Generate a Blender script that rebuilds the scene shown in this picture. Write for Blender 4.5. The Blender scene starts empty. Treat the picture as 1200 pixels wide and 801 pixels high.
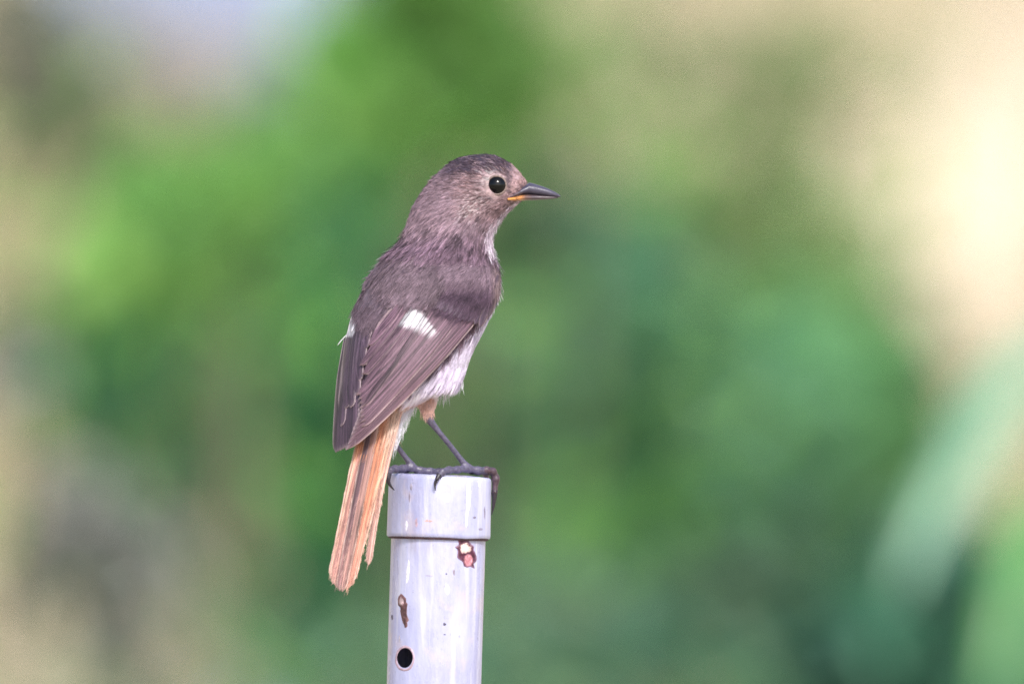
import bpy, bmesh, math, random
import numpy as np
from mathutils import Vector, noise as mnoise

rng = np.random.default_rng(7)
random.seed(7)
scene = bpy.context.scene
COL = scene.collection

# ------------------------------------------------------------------ camera, world, sun, exposure
S = 0.00025            # metres per photo pixel in the plane of the bird
D = 6.0                # camera to bird
TOP = 1.55             # height of the pipe's top
CX, CY = 600.0, 400.5
H = TOP + (555 - CY) * S
cam = bpy.data.cameras.new('camera')
camo = bpy.data.objects.new('camera', cam)
COL.objects.link(camo)
camo.location = (0, -D, H)
camo.rotation_euler = (math.radians(90), 0, 0)
cam.sensor_width = 36
cam.lens = 36 * D / (1200 * S)
cam.clip_start = 0.5
cam.clip_end = 6000
cam.dof.use_dof = True
cam.dof.focus_distance = D + 0.004
cam.dof.aperture_fstop = cam.lens / 64.0      # 64 mm entrance pupil
scene.camera = camo

SUN_EL, SUN_AZ = math.radians(44), math.radians(163)   # azimuth: clockwise from +Y (north)
w = bpy.data.worlds.new('World')
scene.world = w
w.use_nodes = True
wn = w.node_tree
sky = wn.nodes.new('ShaderNodeTexSky')
sky.sky_type = 'NISHITA'
sky.sun_disc = False
sky.sun_elevation = SUN_EL
sky.sun_rotation = SUN_AZ
sky.dust_density = 2.0
bg = wn.nodes['Background']
wn.links.new(sky.outputs[0], bg.inputs[0])
bg.inputs[1].default_value = 0.14
sl = bpy.data.lights.new('sun', 'SUN')
sl.energy = 2.4
sl.angle = math.radians(9)
sl.color = (1.0, 0.97, 0.93)
so = bpy.data.objects.new('sun', sl)
COL.objects.link(so)
sd = Vector((math.sin(SUN_AZ) * math.cos(SUN_EL), math.cos(SUN_AZ) * math.cos(SUN_EL), math.sin(SUN_EL)))
so.rotation_euler = sd.to_track_quat('Z', 'Y').to_euler()
so.location = (2, -8, 9)
vs = scene.view_settings
scene.display_settings.display_device = 'sRGB'
vs.view_transform = 'Standard'
vs.look = 'None'
vs.exposure = 0.83
vs.gamma = 1
vs.use_curve_mapping = False
scene.cycles.use_denoising = True
scene.cycles.denoiser = 'OPENIMAGEDENOISE'
scene.cycles.denoising_prefilter = 'NONE'      # leaves a trace of grain in the blur, like the photograph
scene.cycles.use_adaptive_sampling = False
scene.cycles.filter_width = 1.6
scene.cycles.sample_clamp_indirect = 4.0
scene.cycles.max_bounces = 8
scene.cycles.transparent_max_bounces = 8

# ------------------------------------------------------------------ helpers
def lin(c):
    c = np.asarray(c, float) / 255.0
    return np.where(c <= 0.04045, c / 12.92, ((c + 0.055) / 1.055) ** 2.4)

def sstep(a, b, x):
    t = np.clip((np.asarray(x, float) - a) / (b - a), 0, 1)
    return t * t * (3 - 2 * t)

def P(px, py, y=0.0):
    """photo pixel + depth (in pixel units, + is away from the camera) -> world metres"""
    px, py, y = np.broadcast_arrays(np.asarray(px, float), np.asarray(py, float), np.asarray(y, float))
    Y = y * S
    k = S * (D + Y) / D
    return np.stack([(px - CX) * k, Y, H + (CY - py) * k], -1)

def PB(px, py, Y):
    return P(px, py, Y / S)

def empty(name, loc, label, cat, group=None):
    o = bpy.data.objects.new(name, None)
    COL.objects.link(o)
    o.location = loc
    o.empty_display_size = 0.02
    o['label'] = label
    o['category'] = cat
    if group:
        o['group'] = group
    return o

def offset_of(parent):
    v = Vector((0, 0, 0))
    while parent is not None:
        v += parent.location
        parent = parent.parent
    return np.array(v)

def mesh_obj(name, verts, faces, mat, parent=None, cols=None, uv=None, smooth=True, kind=None):
    """verts in world metres; the object's own frame is its parent's"""
    verts = np.asarray(verts, float) - offset_of(parent)
    me = bpy.data.meshes.new(name)
    if isinstance(faces, tuple):                      # fast path: (flat indices, loop starts)
        idx, starts = faces
        me.vertices.add(len(verts))
        me.vertices.foreach_set('co', verts.astype(np.float32).ravel())
        me.loops.add(len(idx))
        me.loops.foreach_set('vertex_index', idx.astype(np.int32))
        me.polygons.add(len(starts))
        me.polygons.foreach_set('loop_start', starts.astype(np.int32))
        me.update(calc_edges=True)
    else:
        me.from_pydata([tuple(v) for v in verts], [], faces)
    if cols is not None:
        a = me.color_attributes.new('col', 'FLOAT_COLOR', 'POINT')
        c = np.ones((len(verts), 4), np.float32)
        c[:, :3] = cols
        a.data.foreach_set('color', c.ravel())
    if uv is not None:
        l = me.uv_layers.new(name='UVMap')
        li = np.empty(len(me.loops), np.int32)
        me.loops.foreach_get('vertex_index', li)
        l.data.foreach_set('uv', np.asarray(uv, np.float32)[li].ravel())
    me.polygons.foreach_set('use_smooth', [smooth] * len(me.polygons))
    me.materials.append(mat)
    me.validate()
    me.update()
    o = bpy.data.objects.new(name, me)
    COL.objects.link(o)
    if parent is not None:
        o.parent = parent
    if kind:
        o['kind'] = kind
    return o

class N:
    """small node-tree writer"""
    def __init__(s, name):
        s.m = bpy.data.materials.new(name)
        s.m.use_nodes = True
        s.t = s.m.node_tree
        s.b = s.t.nodes['Principled BSDF']
    def n(s, typ, ins=None, **kw):
        nd = s.t.nodes.new('ShaderNode' + typ)
        for k, v in kw.items():
            setattr(nd, k, v)
        for k, v in (ins or {}).items():
            s.put(nd.inputs[k], v)
        return nd
    def put(s, sock, v):
        if isinstance(v, bpy.types.NodeSocket):
            s.t.links.new(v, sock)
        else:
            sock.default_value = v
    def ramp(s, fac, stops):
        r = s.n('ValToRGB')
        el = r.color_ramp.elements
        while len(el) < len(stops):
            el.new(0.5)
        for e, (p, c) in zip(el, stops):
            e.position = p
            e.color = (*c, 1) if len(c) == 3 else c
        s.put(r.inputs[0], fac)
        return r.outputs[0]
    def mix(s, fac, a, b, mode='MIX'):
        m = s.n('Mix', data_type='RGBA', blend_type=mode)
        s.put(m.inputs[0], fac)
        s.put(m.inputs[6], a)
        s.put(m.inputs[7], b)
        return m.outputs[2]
    def math(s, op, a, b=0.0, c=0.0):
        m = s.n('Math', operation=op)
        s.put(m.inputs[0], a); s.put(m.inputs[1], b); s.put(m.inputs[2], c)
        return m.outputs[0]
    def noise(s, scale, detail=4, vec=None, rough=0.55):
        nd = s.n('TexNoise', {'Scale': scale, 'Detail': detail, 'Roughness': rough})
        if vec is not None:
            s.put(nd.inputs['Vector'], vec)
        return nd.outputs[0]
    def obj(s):
        return s.n('TexCoord').outputs['Object']
    def mapping(s, vec, scale):
        return s.n('Mapping', {'Vector': vec, 'Scale': scale}).outputs[0]
    def bump(s, h, strength, dist):
        s.put(s.b.inputs['Normal'], s.n('Bump', {'Height': h, 'Strength': strength, 'Distance': dist}).outputs[0])

# ------------------------------------------------------------------ materials
def m_down():
    k = N('downy_plumage')
    c = k.n('Attribute', attribute_name='col').outputs['Color']
    k.put(k.b.inputs['Base Color'], c)
    k.b.inputs['Roughness'].default_value = 0.75
    k.b.inputs['Specular IOR Level'].default_value = 0.25
    k.b.inputs['Sheen Weight'].default_value = 0.08
    k.b.inputs['Sheen Roughness'].default_value = 0.4
    tr = k.n('BsdfTranslucent', {'Color': c})
    mx = k.n('MixShader', {0: 0.12, 1: k.b.outputs[0], 2: tr.outputs[0]})
    k.put(k.t.nodes['Material Output'].inputs[0], mx.outputs[0])
    return k.m

def m_vane():
    k = N('feather_vane')
    c = k.n('Attribute', attribute_name='col').outputs['Color']
    uv = k.n('UVMap', uv_map='UVMap').outputs[0]
    sep = k.n('SeparateXYZ', {0: uv})
    u, v = sep.outputs[0], sep.outputs[1]
    au = k.math('ABSOLUTE', k.math('SUBTRACT', u, 0.5))
    # barbs run outwards and towards the tip: a chevron of fine lines
    ph = k.math('SUBTRACT', v, k.math('MULTIPLY', au, 0.28))
    comb = k.n('CombineXYZ', {0: k.math('MULTIPLY', ph, 90.0), 1: k.math('MULTIPLY', u, 3.0), 2: k.n('ObjectInfo').outputs['Random']})
    nz = k.noise(1.0, 3, comb.outputs[0], 0.6)
    comb2 = k.n('CombineXYZ', {0: k.math('MULTIPLY', u, 13.0), 1: k.math('MULTIPLY', v, 2.0), 2: k.math('MULTIPLY', k.n('ObjectInfo').outputs['Random'], 40.0)})
    nz2 = k.noise(1.0, 3, comb2.outputs[0], 0.6)
    g = k.math('MULTIPLY', k.ramp(nz, [(0.3, (0.7,) * 3), (0.7, (1.2,) * 3)]), k.ramp(nz2, [(0.36, (0.26,) * 3), (0.5, (0.95,) * 3), (0.66, (1.5,) * 3)]))
    k.put(k.b.inputs['Base Color'], k.mix(1.0, c, g, 'MULTIPLY'))
    k.b.inputs['Roughness'].default_value = 0.5
    k.b.inputs['Specular IOR Level'].default_value = 0.35
    k.bump(nz, 0.35, 0.0004)
    return k.m

def m_skin():
    k = N('bird_skin')
    c = k.n('Attribute', attribute_name='col').outputs['Color']
    o = k.obj()
    nz = k.noise(1400, 3, o)
    k.put(k.b.inputs['Base Color'], k.mix(1.0, c, k.ramp(nz, [(0.3, (0.6,) * 3), (0.7, (1.3,) * 3)]), 'MULTIPLY'))
    k.b.inputs['Roughness'].default_value = 0.42
    k.bump(k.noise(1100, 2, o), 0.5, 0.0003)
    return k.m

def m_simple(name, col, rough, spec=0.5, coat=0.0, noise_scale=None, lo=0.8, hi=1.15):
    k = N(name)
    if noise_scale:
        nz = k.noise(noise_scale, 4, k.obj())
        k.put(k.b.inputs['Base Color'], k.mix(1.0, (*col, 1), k.ramp(nz, [(0.3, (lo,) * 3), (0.7, (hi,) * 3)]), 'MULTIPLY'))
    else:
        k.b.inputs['Base Color'].default_value = (*col, 1)
    k.b.inputs['Roughness'].default_value = rough
    k.b.inputs['Specular IOR Level'].default_value = spec
    k.b.inputs['Coat Weight'].default_value = coat
    k.b.inputs['Coat Roughness'].default_value = 0.03
    return k.m

def m_attr(name, rough=0.35, scale=900):
    k = N(name)
    c = k.n('Attribute', attribute_name='col').outputs['Color']
    nz = k.noise(scale, 4, k.obj())
    k.put(k.b.inputs['Base Color'], k.mix(1.0, c, k.ramp(nz, [(0.3, (0.75,) * 3), (0.7, (1.2,) * 3)]), 'MULTIPLY'))
    k.b.inputs['Roughness'].default_value = rough
    k.bump(nz, 0.2, 0.0003)
    return k.m

def m_pipe(name, seed):
    k = N(name)
    o = k.obj()
    base = (0.44, 0.445, 0.65, 1)
    off = k.n('VectorMath', {0: o, 1: (seed, seed * 2.0, 0)}, operation='ADD').outputs[0]
    big = k.noise(110, 6, k.mapping(off, (1, 1, 0.35)), 0.62)
    c = k.mix(1.0, base, k.ramp(big, [(0.36, (0.82, 0.82, 0.87)), (0.64, (1.15, 1.14, 1.1))]), 'MULTIPLY')
    runs = k.noise(420, 3, k.mapping(off, (1, 1, 0.05)))
    c = k.mix(k.math('MULTIPLY', k.ramp(runs, [(0.55, (0,) * 3), (0.68, (1,) * 3)]), 0.35), c, (0.8, 0.79, 0.83, 1))
    sc = k.noise(900, 4, k.mapping(off, (1, 1, 0.5)), 0.7)
    c = k.mix(k.math('MULTIPLY', k.ramp(sc, [(0.64, (0,) * 3), (0.7, (1,) * 3)]), 0.6), c, (0.2, 0.19, 0.26, 1))
    wm = k.noise(130, 4, off)
    c = k.mix(k.math('MULTIPLY', k.ramp(wm, [(0.55, (0,) * 3), (0.68, (1,) * 3)]), 0.35), c, (0.62, 0.5, 0.52, 1))
    # grime washed out from under the collar
    zz = k.n('SeparateXYZ', {0: o}).outputs[2]
    gm = k.n('MapRange', {0: zz, 1: TOP - 100 * S, 2: TOP - 72 * S, 3: 0.0, 4: 1.0}).outputs[0]
    gn = k.ramp(k.noise(520, 4, k.mapping(off, (1, 1, 0.12))), [(0.42, (0,) * 3), (0.66, (1,) * 3)])
    if name == 'pipe_metal':
        c = k.mix(k.math('MULTIPLY', k.math('MULTIPLY', gm, gn), 0.6), c, (0.3, 0.24, 0.28, 1))
    k.put(k.b.inputs['Base Color'], c)
    k.put(k.b.inputs['Roughness'], k.ramp(big, [(0.36, (0.2,) * 3), (0.64, (0.42,) * 3)]))
    k.b.inputs['Metallic'].default_value = 0.12
    k.bump(k.math('ADD', k.noise(150, 4, k.mapping(off, (1, 1, 0.18))), k.math('MULTIPLY', sc, 0.2)), 0.5, 0.0012)
    return k.m

def m_leaf(name, rough=0.45, trans=0.3):
    k = N(name)
    c = k.n('Attribute', attribute_name='col').outputs['Color']
    nz = k.noise(60, 3, k.obj())
    cc = k.mix(1.0, c, k.ramp(nz, [(0.3, (0.8,) * 3), (0.7, (1.2,) * 3)]), 'MULTIPLY')
    k.put(k.b.inputs['Base Color'], cc)
    k.b.inputs['Roughness'].default_value = rough
    tr = k.n('BsdfTranslucent', {'Color': k.mix(1.0, cc, (1.1, 1.15, 0.6, 1), 'MULTIPLY')})
    mx = k.n('MixShader', {0: trans, 1: k.b.outputs[0], 2: tr.outputs[0]})
    k.put(k.t.nodes['Material Output'].inputs[0], mx.outputs[0])
    return k.m

def m_ground():
    k = N('dry_earth')
    o = k.obj()
    b = k.noise(14, 5, o, 0.65)
    c = k.mix(1.0, k.n('Attribute', attribute_name='col').outputs['Color'], k.ramp(b, [(0.3, (0.7,) * 3), (0.7, (1.2,) * 3)]), 'MULTIPLY')
    k.put(k.b.inputs['Base Color'], c)
    k.b.inputs['Roughness'].default_value = 0.95
    k.bump(b, 0.6, 0.05)
    return k.m

def turf_colour(x, y, z):
    """the bank's dry turf: straw, weathered olive and patches of paler cream"""
    px = CX + x / (S * (D + y) / D)
    py = CY - (z - H) / (S * (D + y) / D)
    bank = (y > 16) & (np.abs(x) < 8)
    f = 0.80 * np.exp(-((px - 1135) / 135) ** 2 - ((py - 220) / 220) ** 2) + 0.28 * np.exp(-((px - 720) / 150) ** 2 - ((py - 110) / 150) ** 2) + 0.60 * np.exp(-((px - 20) / 120) ** 2 - ((py - 740) / 100) ** 2)
    f = np.where(bank, np.clip(f * 1.2, 0, 1), 0.15)[:, None]
    g = np.clip(0.02 + 1.6 * np.array([mnoise.noise(Vector((a * 3.0, b * 2.4, 3.0))) for a, b in zip(x, y)])[:, None], 0, 0.85) * (1 - f)
    c = lin((200, 180, 150)) * (1 - f) + lin((255, 240, 222)) * f
    return c * (1 - g) + lin((122, 134, 88)) * g

M_DOWN, M_VANE, M_SKIN = m_down(), m_vane(), m_skin()
M_LEAF = m_leaf('green_leaf')
M_BLADE = m_leaf('broad_blade', 0.3, 0.2)
M_STRAW = m_leaf('straw', 0.8, 0.15)
M_BARK = m_simple('bark', (0.16, 0.16, 0.1), 0.9, noise_scale=60, lo=0.6, hi=1.3)
M_ROCK = m_simple('rock', (0.29, 0.345, 0.51), 0.9, noise_scale=6, lo=0.7, hi=1.2)

# ------------------------------------------------------------------ ground and bank
def gz(x, y):
    s = np.maximum(0, y - 17.5)
    bank = 0.62 * (np.sqrt(s * s + 1.2) - math.sqrt(1.2))
    far = np.maximum(0, y - 60)
    return np.where(y > 17.5, bank, 0) - 0.35 * (np.sqrt(far * far + 400) - 20)
def make_ground():
    xs = np.concatenate([[-2500, -900, -300, -120, -60, -30], np.linspace(-15, -3.2, 24), np.linspace(-3, 3, 49), np.linspace(3.2, 15, 24), [30, 60, 120, 300, 900, 2500]])
    ys = np.concatenate([[-2500, -800, -200, -60, -25, -12], np.linspace(-7, 17, 25), np.linspace(17.5, 28, 71), np.linspace(28.5, 32, 8), [36, 42, 50, 60, 75, 95, 130, 180, 300, 600, 1200, 2500]])
    X, Y = np.meshgrid(xs, ys)
    Z = gz(X, Y)
    near = (np.abs(X) < 16) & (np.abs(Y) < 40)
    for i in np.ndindex(X.shape):
        if near[i]:
            Z[i] += 0.06 * mnoise.fractal(Vector((X[i] * 0.8, Y[i] * 0.8, 0)), 1.0, 2.0, 4)
    V = np.stack([X, Y, Z], -1).reshape(-1, 3)
    nx = len(xs)
    F = [(j * nx + i, j * nx + i + 1, (j + 1) * nx + i + 1, (j + 1) * nx + i) for j in range(len(ys) - 1) for i in range(nx - 1)]
    mesh_obj('ground', V, F, m_ground(), None, turf_colour(V[:, 0], V[:, 1], V[:, 2]) * 0.8, kind='structure')
make_ground()

# ------------------------------------------------------------------ ribbons (down, grass) and leaves
def ribbons(R, T, Nn, L, W, lift, curl, c0, c1, roll=0.4):
    """tapering strands: 7 vertices, 2 quads and a tip triangle each"""
    n = len(R)
    B = np.cross(T, Nn)
    B /= np.linalg.norm(B, axis=1, keepdims=True) + 1e-9
    a = rng.normal(0, roll, (n, 1))
    Bw = B * np.cos(a) + Nn * np.sin(a)
    out = np.empty((n, 7, 3))
    cc = np.empty((n, 7, 3))
    fr = (0.0, 0.38, 0.74, 1.0)
    wd = (0.7, 1.0, 0.75, 0.0)
    for k, (f, wf) in enumerate(zip(fr, wd)):
        c = R + T * (L * f)[:, None] + Nn * (L * (lift * f - curl * f * f))[:, None]
        col = c0 * (1 - f) + c1 * f
        if k < 3:
            hw = Bw * (W * wf * 0.5)[:, None]
            out[:, 2 * k] = c - hw
            out[:, 2 * k + 1] = c + hw
            cc[:, 2 * k] = cc[:, 2 * k + 1] = col
        else:
            out[:, 6] = c
            cc[:, 6] = col
    pat = np.array([0, 1, 3, 2, 2, 3, 5, 4, 4, 5, 6])
    idx = (np.arange(n)[:, None] * 7 + pat).ravel()
    st = (np.arange(n)[:, None] * 11 + np.array([0, 4, 8])).ravel()
    return out.reshape(-1, 3), (idx, st), cc.reshape(-1, 3)

def unit(v):
    return v / (np.linalg.norm(v, axis=-1, keepdims=True) + 1e-9)

def leaves(C, A, Nn, L, W, cols):
    """folded, pointed leaves: base, two side points, tip and a raised midrib"""
    n = len(C)
    A = unit(A)
    B = unit(np.cross(A, Nn))
    U = np.cross(B, A)
    v = np.empty((n, 7, 3))
    l, wd = L[:, None], W[:, None]
    v[:, 0] = C - A * l * 0.5
    v[:, 1] = C - A * l * 0.12 - B * wd * 0.5 + U * wd * 0.12
    v[:, 2] = C + A * l * 0.22 - B * wd * 0.36 + U * wd * 0.05
    v[:, 3] = C + A * l * 0.5 - U * l * 0.12
    v[:, 4] = C + A * l * 0.22 + B * wd * 0.36 + U * wd * 0.05
    v[:, 5] = C - A * l * 0.12 + B * wd * 0.5 + U * wd * 0.12
    v[:, 6] = C - U * wd * 0.06
    pat = np.array([0, 1, 6, 1, 2, 6, 2, 3, 6, 3, 4, 6, 4, 5, 6, 5, 0, 6])
    idx = (np.arange(n)[:, None] * 7 + pat).ravel()
    st = np.arange(n * 6) * 3
    return v.reshape(-1, 3), (idx, st), np.repeat(cols, 7, axis=0)

def tube(pts, rad, seg=7):
    pts = np.asarray(pts, float)
    V, F = [], []
    n = len(pts)
    for i in range(n):
        t = unit(pts[min(i + 1, n - 1)] - pts[max(i - 1, 0)])
        a = np.array([0, 0, 1.0]) if abs(t[2]) < 0.9 else np.array([1.0, 0, 0])
        b = unit(np.cross(t, a)); c = np.cross(t, b)
        for j in range(seg):
            th = 2 * math.pi * j / seg
            V.append(pts[i] + (b * math.cos(th) + c * math.sin(th)) * rad[i])
    for i in range(n - 1):
        for j in range(seg):
            F.append((i * seg + j, i * seg + (j + 1) % seg, (i + 1) * seg + (j + 1) % seg, (i + 1) * seg + j))
    F.append(tuple(range(seg - 1, -1, -1)))
    F.append(tuple((n - 1) * seg + j for j in range(seg)))
    return V, F

def join(parts):
    V, F = [], []
    for v, f in parts:
        o = len(V)
        V += list(v)
        F += [tuple(i + o for i in q) for q in f]
    return V, F

SUNV = np.array(sd)
# ------------------------------------------------------------------ shrubs
def shrub(name, label, cat, Y, clumps, n, leaf, cols, stems=5, group=None, mat=None, droop=0.0, fill=0.35, hang=0.5):
    """clumps: (px, py, radius px, weight) at depth Y; stems run from the ground into every clump"""
    mat = mat or M_LEAF
    cen = np.array([PB(c[0], c[1], Y) for c in clumps])
    k = S * (D + Y) / D
    rad = np.array([c[2] for c in clumps]) * k
    wt = np.array([c[3] for c in clumps], float)
    bx = float((cen[:, 0] * wt).sum() / wt.sum())
    root = empty(name, (bx, Y, float(gz(bx, Y)) - 0.02), label, cat, group or ('leafy shrubs behind the pipe' if name == 'leafy_shrub' else 'half-bare dry shrubs behind the pipe'))
    pid = rng.choice(len(clumps), n, p=wt / wt.sum())
    d = unit(rng.normal(size=(n, 3)))
    r = rng.random(n) ** fill
    pos = cen[pid] + d * (rad[pid] * r)[:, None] * np.array([1, 1.0, 0.95]) * np.where(rng.random((n, 1)) < 0.16, rng.uniform(1.0, 1.55, (n, 1)), rng.normal(0.95, 0.14, (n, 1)))
    # crown hangs on below the clumps and thins towards the ground
    m = int(n * hang)
    zlo = pos[:, 2].min()
    q = np.stack([bx + rng.normal(0, 0.13 + rad.max() * 0.7, m), Y + rng.normal(0, 0.18, m), zlo + 0.08 - np.abs(rng.normal(0, 0.5, m))], -1)
    q = q[q[:, 2] > 0.12]
    pos = np.concatenate([pos, q])
    d = np.concatenate([d, unit(rng.normal(size=(len(q), 3)))])
    nn = len(pos)
    nor = unit(d * 0.7 + rng.normal(0, 0.55, (nn, 3)) + np.array([0, -0.25, 0.55]))
    ax = unit(np.cross(nor, rng.normal(size=(nn, 3))) + np.array([0, 0, -droop]))
    L = leaf[0] * rng.uniform(0.7, 1.25, nn)
    tone = rng.uniform(0.62, 1.35, len(clumps))          # whole sprays are younger or older growth
    tn_ = np.concatenate([tone[pid], rng.uniform(0.7, 1.2, nn - n)])[:, None]
    c = np.asarray(cols)[rng.integers(0, len(cols), nn)] * rng.uniform(0.75, 1.3, (nn, 1)) * tn_
    V, F, CC = leaves(pos, ax, nor, L, L * leaf[1], c)
    mesh_obj('crown', V, F, mat, root, CC, smooth=False, kind='stuff')
    parts = []
    base = np.array([bx, Y, float(gz(bx, Y)) - 0.02])
    low = cen[np.argsort(cen[:, 2])]
    heart = (cen * wt[:, None]).sum(0) / wt.sum()
    for q in range(min(3, stems)):
        b = base + np.append(rng.normal(0, 0.06, 2), 0)
        t = heart + np.array([rng.normal(0, 0.04), 0.03 + abs(rng.normal(0, 0.03)), -0.02 * q])
        mid = (b + t) / 2 + rng.normal(0, 0.05, 3)
        pts = [(1 - u) ** 2 * b + 2 * u * (1 - u) * mid + u * u * t for u in np.linspace(0, 1, 9)]
        parts.append(tube(pts, np.linspace(0.009, 0.003, 9)))
        for c in cen[q::min(3, stems)]:
            s0 = pts[rng.integers(5, 9)]
            e = c + np.array([0, 0.01, 0])
            m_ = (s0 + e) / 2 + np.array([rng.normal(0, 0.02), 0.03, rng.normal(0, 0.02)])
            br = [(1 - u) ** 2 * s0 + 2 * u * (1 - u) * m_ + u * u * e for u in np.linspace(0, 1, 6)]
            parts.append(tube(br, np.linspace(0.0035, 0.0015, 6), 6))
            for _ in range(4):
                e2 = c + rng.normal(0, 1, 3) * rad.mean() * 0.7
                parts.append(tube([br[4], (br[4] + e2) / 2 + rng.normal(0, 0.008, 3), e2], [0.0018, 0.0013, 0.0007], 5))
    V, F = join(parts)
    mesh_obj('stems', V, F, M_BARK, root)
    return root

def lc(*cs):
    return [tuple(lin(c)) for c in cs]

# yellow-green shrub, left
shrub('leafy_shrub', 'yellow-green leafy shrub out of focus on the left, brightest of the background plants', 'shrub', 5.0,
      [(212, 232, 65, 3), (165, 265, 75, 2.0), (290, 230, 60, 1.1), (125, 320, 55, 0.7), (230, 310, 60, 0.8), (330, 170, 60, 0.4)], 900, (0.034, 0.5),
      lc((112, 160, 78), (126, 170, 88), (92, 142, 74)), hang=0.1)
# bright green shrub, top centre
shrub('leafy_shrub', 'bright grass-green shrub out of focus above the head of the bird', 'shrub', 6.2,
      [(560, 60, 90, 3), (480, 110, 80, 2), (590, 130, 60, 1.4), (410, 60, 70, 0.8), (520, -60, 110, 1.5)], 1500, (0.036, 0.48),
      lc((110, 162, 72), (94, 148, 68), (126, 174, 84)), hang=0.2)
# deep green shrub behind the bird's back
shrub('leafy_shrub', 'deep green shrub out of focus behind the back of the bird', 'shrub', 6.8,
      [(250, 420, 110, 3), (370, 330, 110, 2.5), (420, 480, 110, 2), (330, 210, 90, 1.4), (180, 470, 70, 1.3), (420, 200, 90, 1.5), (340, 560, 90, 1.5), (400, 660, 80, 1.0), (470, 360, 100, 1.8), (480, 560, 90, 1.5), (110, 440, 70, 1.0), (35, 400, 45, 0.3), (150, 490, 70, 1.0), (240, 530, 80, 1.3), (480, 720, 90, 1.2), (380, 760, 80, 0.8)], 5200, (0.036, 0.46),
      lc((52, 122, 72), (40, 98, 60), (70, 138, 84)), hang=0.06)
# blue-green bush centre right
shrub('leafy_shrub', 'dull blue-green bush out of focus to the right of the perched bird', 'shrub', 6.5,
      [(700, 330, 100, 3), (640, 430, 110, 3), (760, 420, 110, 3), (700, 560, 120, 2.6), (850, 480, 110, 2.4), (625, 275, 75, 2.0), (800, 600, 100, 1.8), (560, 560, 110, 1.8), (520, 420, 100, 1.6), (640, 660, 110, 1.8), (780, 700, 100, 1.4), (900, 620, 90, 1.4)], 6400, (0.034, 0.5),
      lc((68, 118, 86), (52, 98, 70), (92, 142, 104)), hang=0.3)
# green shrub right
shrub('leafy_shrub', 'mid-green shrub out of focus below the bright dry bank on the right', 'shrub', 7.4,
      [(990, 480, 100, 3), (930, 420, 80, 1.6), (1060, 440, 60, 1.2), (980, 580, 90, 2), (1050, 540, 80, 2), (900, 540, 90, 1.5)], 2600, (0.036, 0.46),
      lc((86, 140, 82), (72, 124, 74), (104, 154, 94)), hang=0.3)
# olive sprays against the bank
shrub('leafy_shrub', 'sparse olive-green spray out of focus in front of the dry bank at upper right', 'shrub', 8.5,
      [(915, 200, 70, 2), (860, 260, 80, 1.6), (985, 300, 90, 1.9), (900, 340, 80, 1.8), (690, 40, 110, 0.6), (650, 150, 80, 0.4), (800, 70, 100, 0.7), (935, 80, 90, 1.2), (740, 210, 80, 0.4), (1040, 380, 60, 0.9), (1080, 60, 80, 0.35)], 920, (0.034, 0.42),
      lc((128, 156, 94), (112, 142, 84), (146, 168, 114)), hang=0.08)
# grey-green low bush, bottom centre right
shrub('leafy_shrub', 'pale grey-green low bush out of focus at the bottom beside the pipe', 'shrub', 5.6,
      [(650, 740, 80, 2.0), (885, 690, 75, 2.2), (600, 790, 80, 1.3)], 1500, (0.032, 0.48),
      lc((104, 142, 112), (118, 150, 104), (92, 130, 106)))
# dark shrub bottom right
shrub('leafy_shrub', 'very dark green shrub out of focus in the bottom right corner', 'shrub', 4.2,
      [(1090, 750, 85, 3), (1000, 770, 80, 1.6), (1150, 720, 80, 2), (1120, 800, 90, 2), (1180, 780, 70, 1), (1100, 660, 60, 0.6)], 1500, (0.034, 0.46),
      lc((44, 94, 72), (38, 80, 64), (56, 110, 82)))
# twiggy, half-dead bush bottom left
shrub('dry_shrub', 'grey-brown half-bare bush out of focus at the bottom left', 'shrub', 4.6,
      [(110, 625, 65, 2.2), (165, 665, 60, 1.2), (70, 590, 45, 0.7), (45, 650, 40, 0.5), (130, 745, 45, 0.6), (10, 430, 40, 0.4)], 380, (0.028, 0.4),
      lc((124, 128, 122), (110, 114, 108), (142, 144, 140)), hang=0.08)
# brown-olive twigs top left
shrub('dry_shrub', 'dull olive-brown bush out of focus in the top left corner', 'shrub', 9.0,
      [(60, 90, 90, 2), (20, 20, 80, 1.5), (130, 130, 60, 1), (30, 160, 60, 1)], 700, (0.034, 0.4),
      lc((112, 116, 98), (98, 102, 88), (124, 124, 108)), hang=0.1)

# ------------------------------------------------------------------ dry grass on the bank, boulders
def dry_grass():
    n = 20000
    x = rng.uniform(-2.6, 2.6, n)
    y = rng.uniform(17.5, 26.5, n)
    R = np.stack([x, y, gz(x, y) - 0.05], -1)
    T = unit(np.stack([rng.normal(0, 0.35, n), rng.normal(-0.25, 0.3, n), np.ones(n)], -1))
    Nn = unit(np.cross(T, unit(rng.normal(size=(n, 3)))))
    L = rng.uniform(0.14, 0.36, n)
    c = turf_colour(x, y, R[:, 2] + 0.12)
    c = c * rng.uniform(0.8, 1.15, (n, 1))
    V, F, CC = ribbons(R, T, Nn, L, np.full(n, 0.008), np.zeros(n), rng.normal(0, 0.3, n), c * 0.9, c)
    o = mesh_obj('dry_grass', V, F, M_STRAW, None, CC, smooth=False, kind='stuff')
    o['label'] = 'pale dry straw grass covering the bank behind the shrubs'
    o['category'] = 'grass'
dry_grass()

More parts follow.
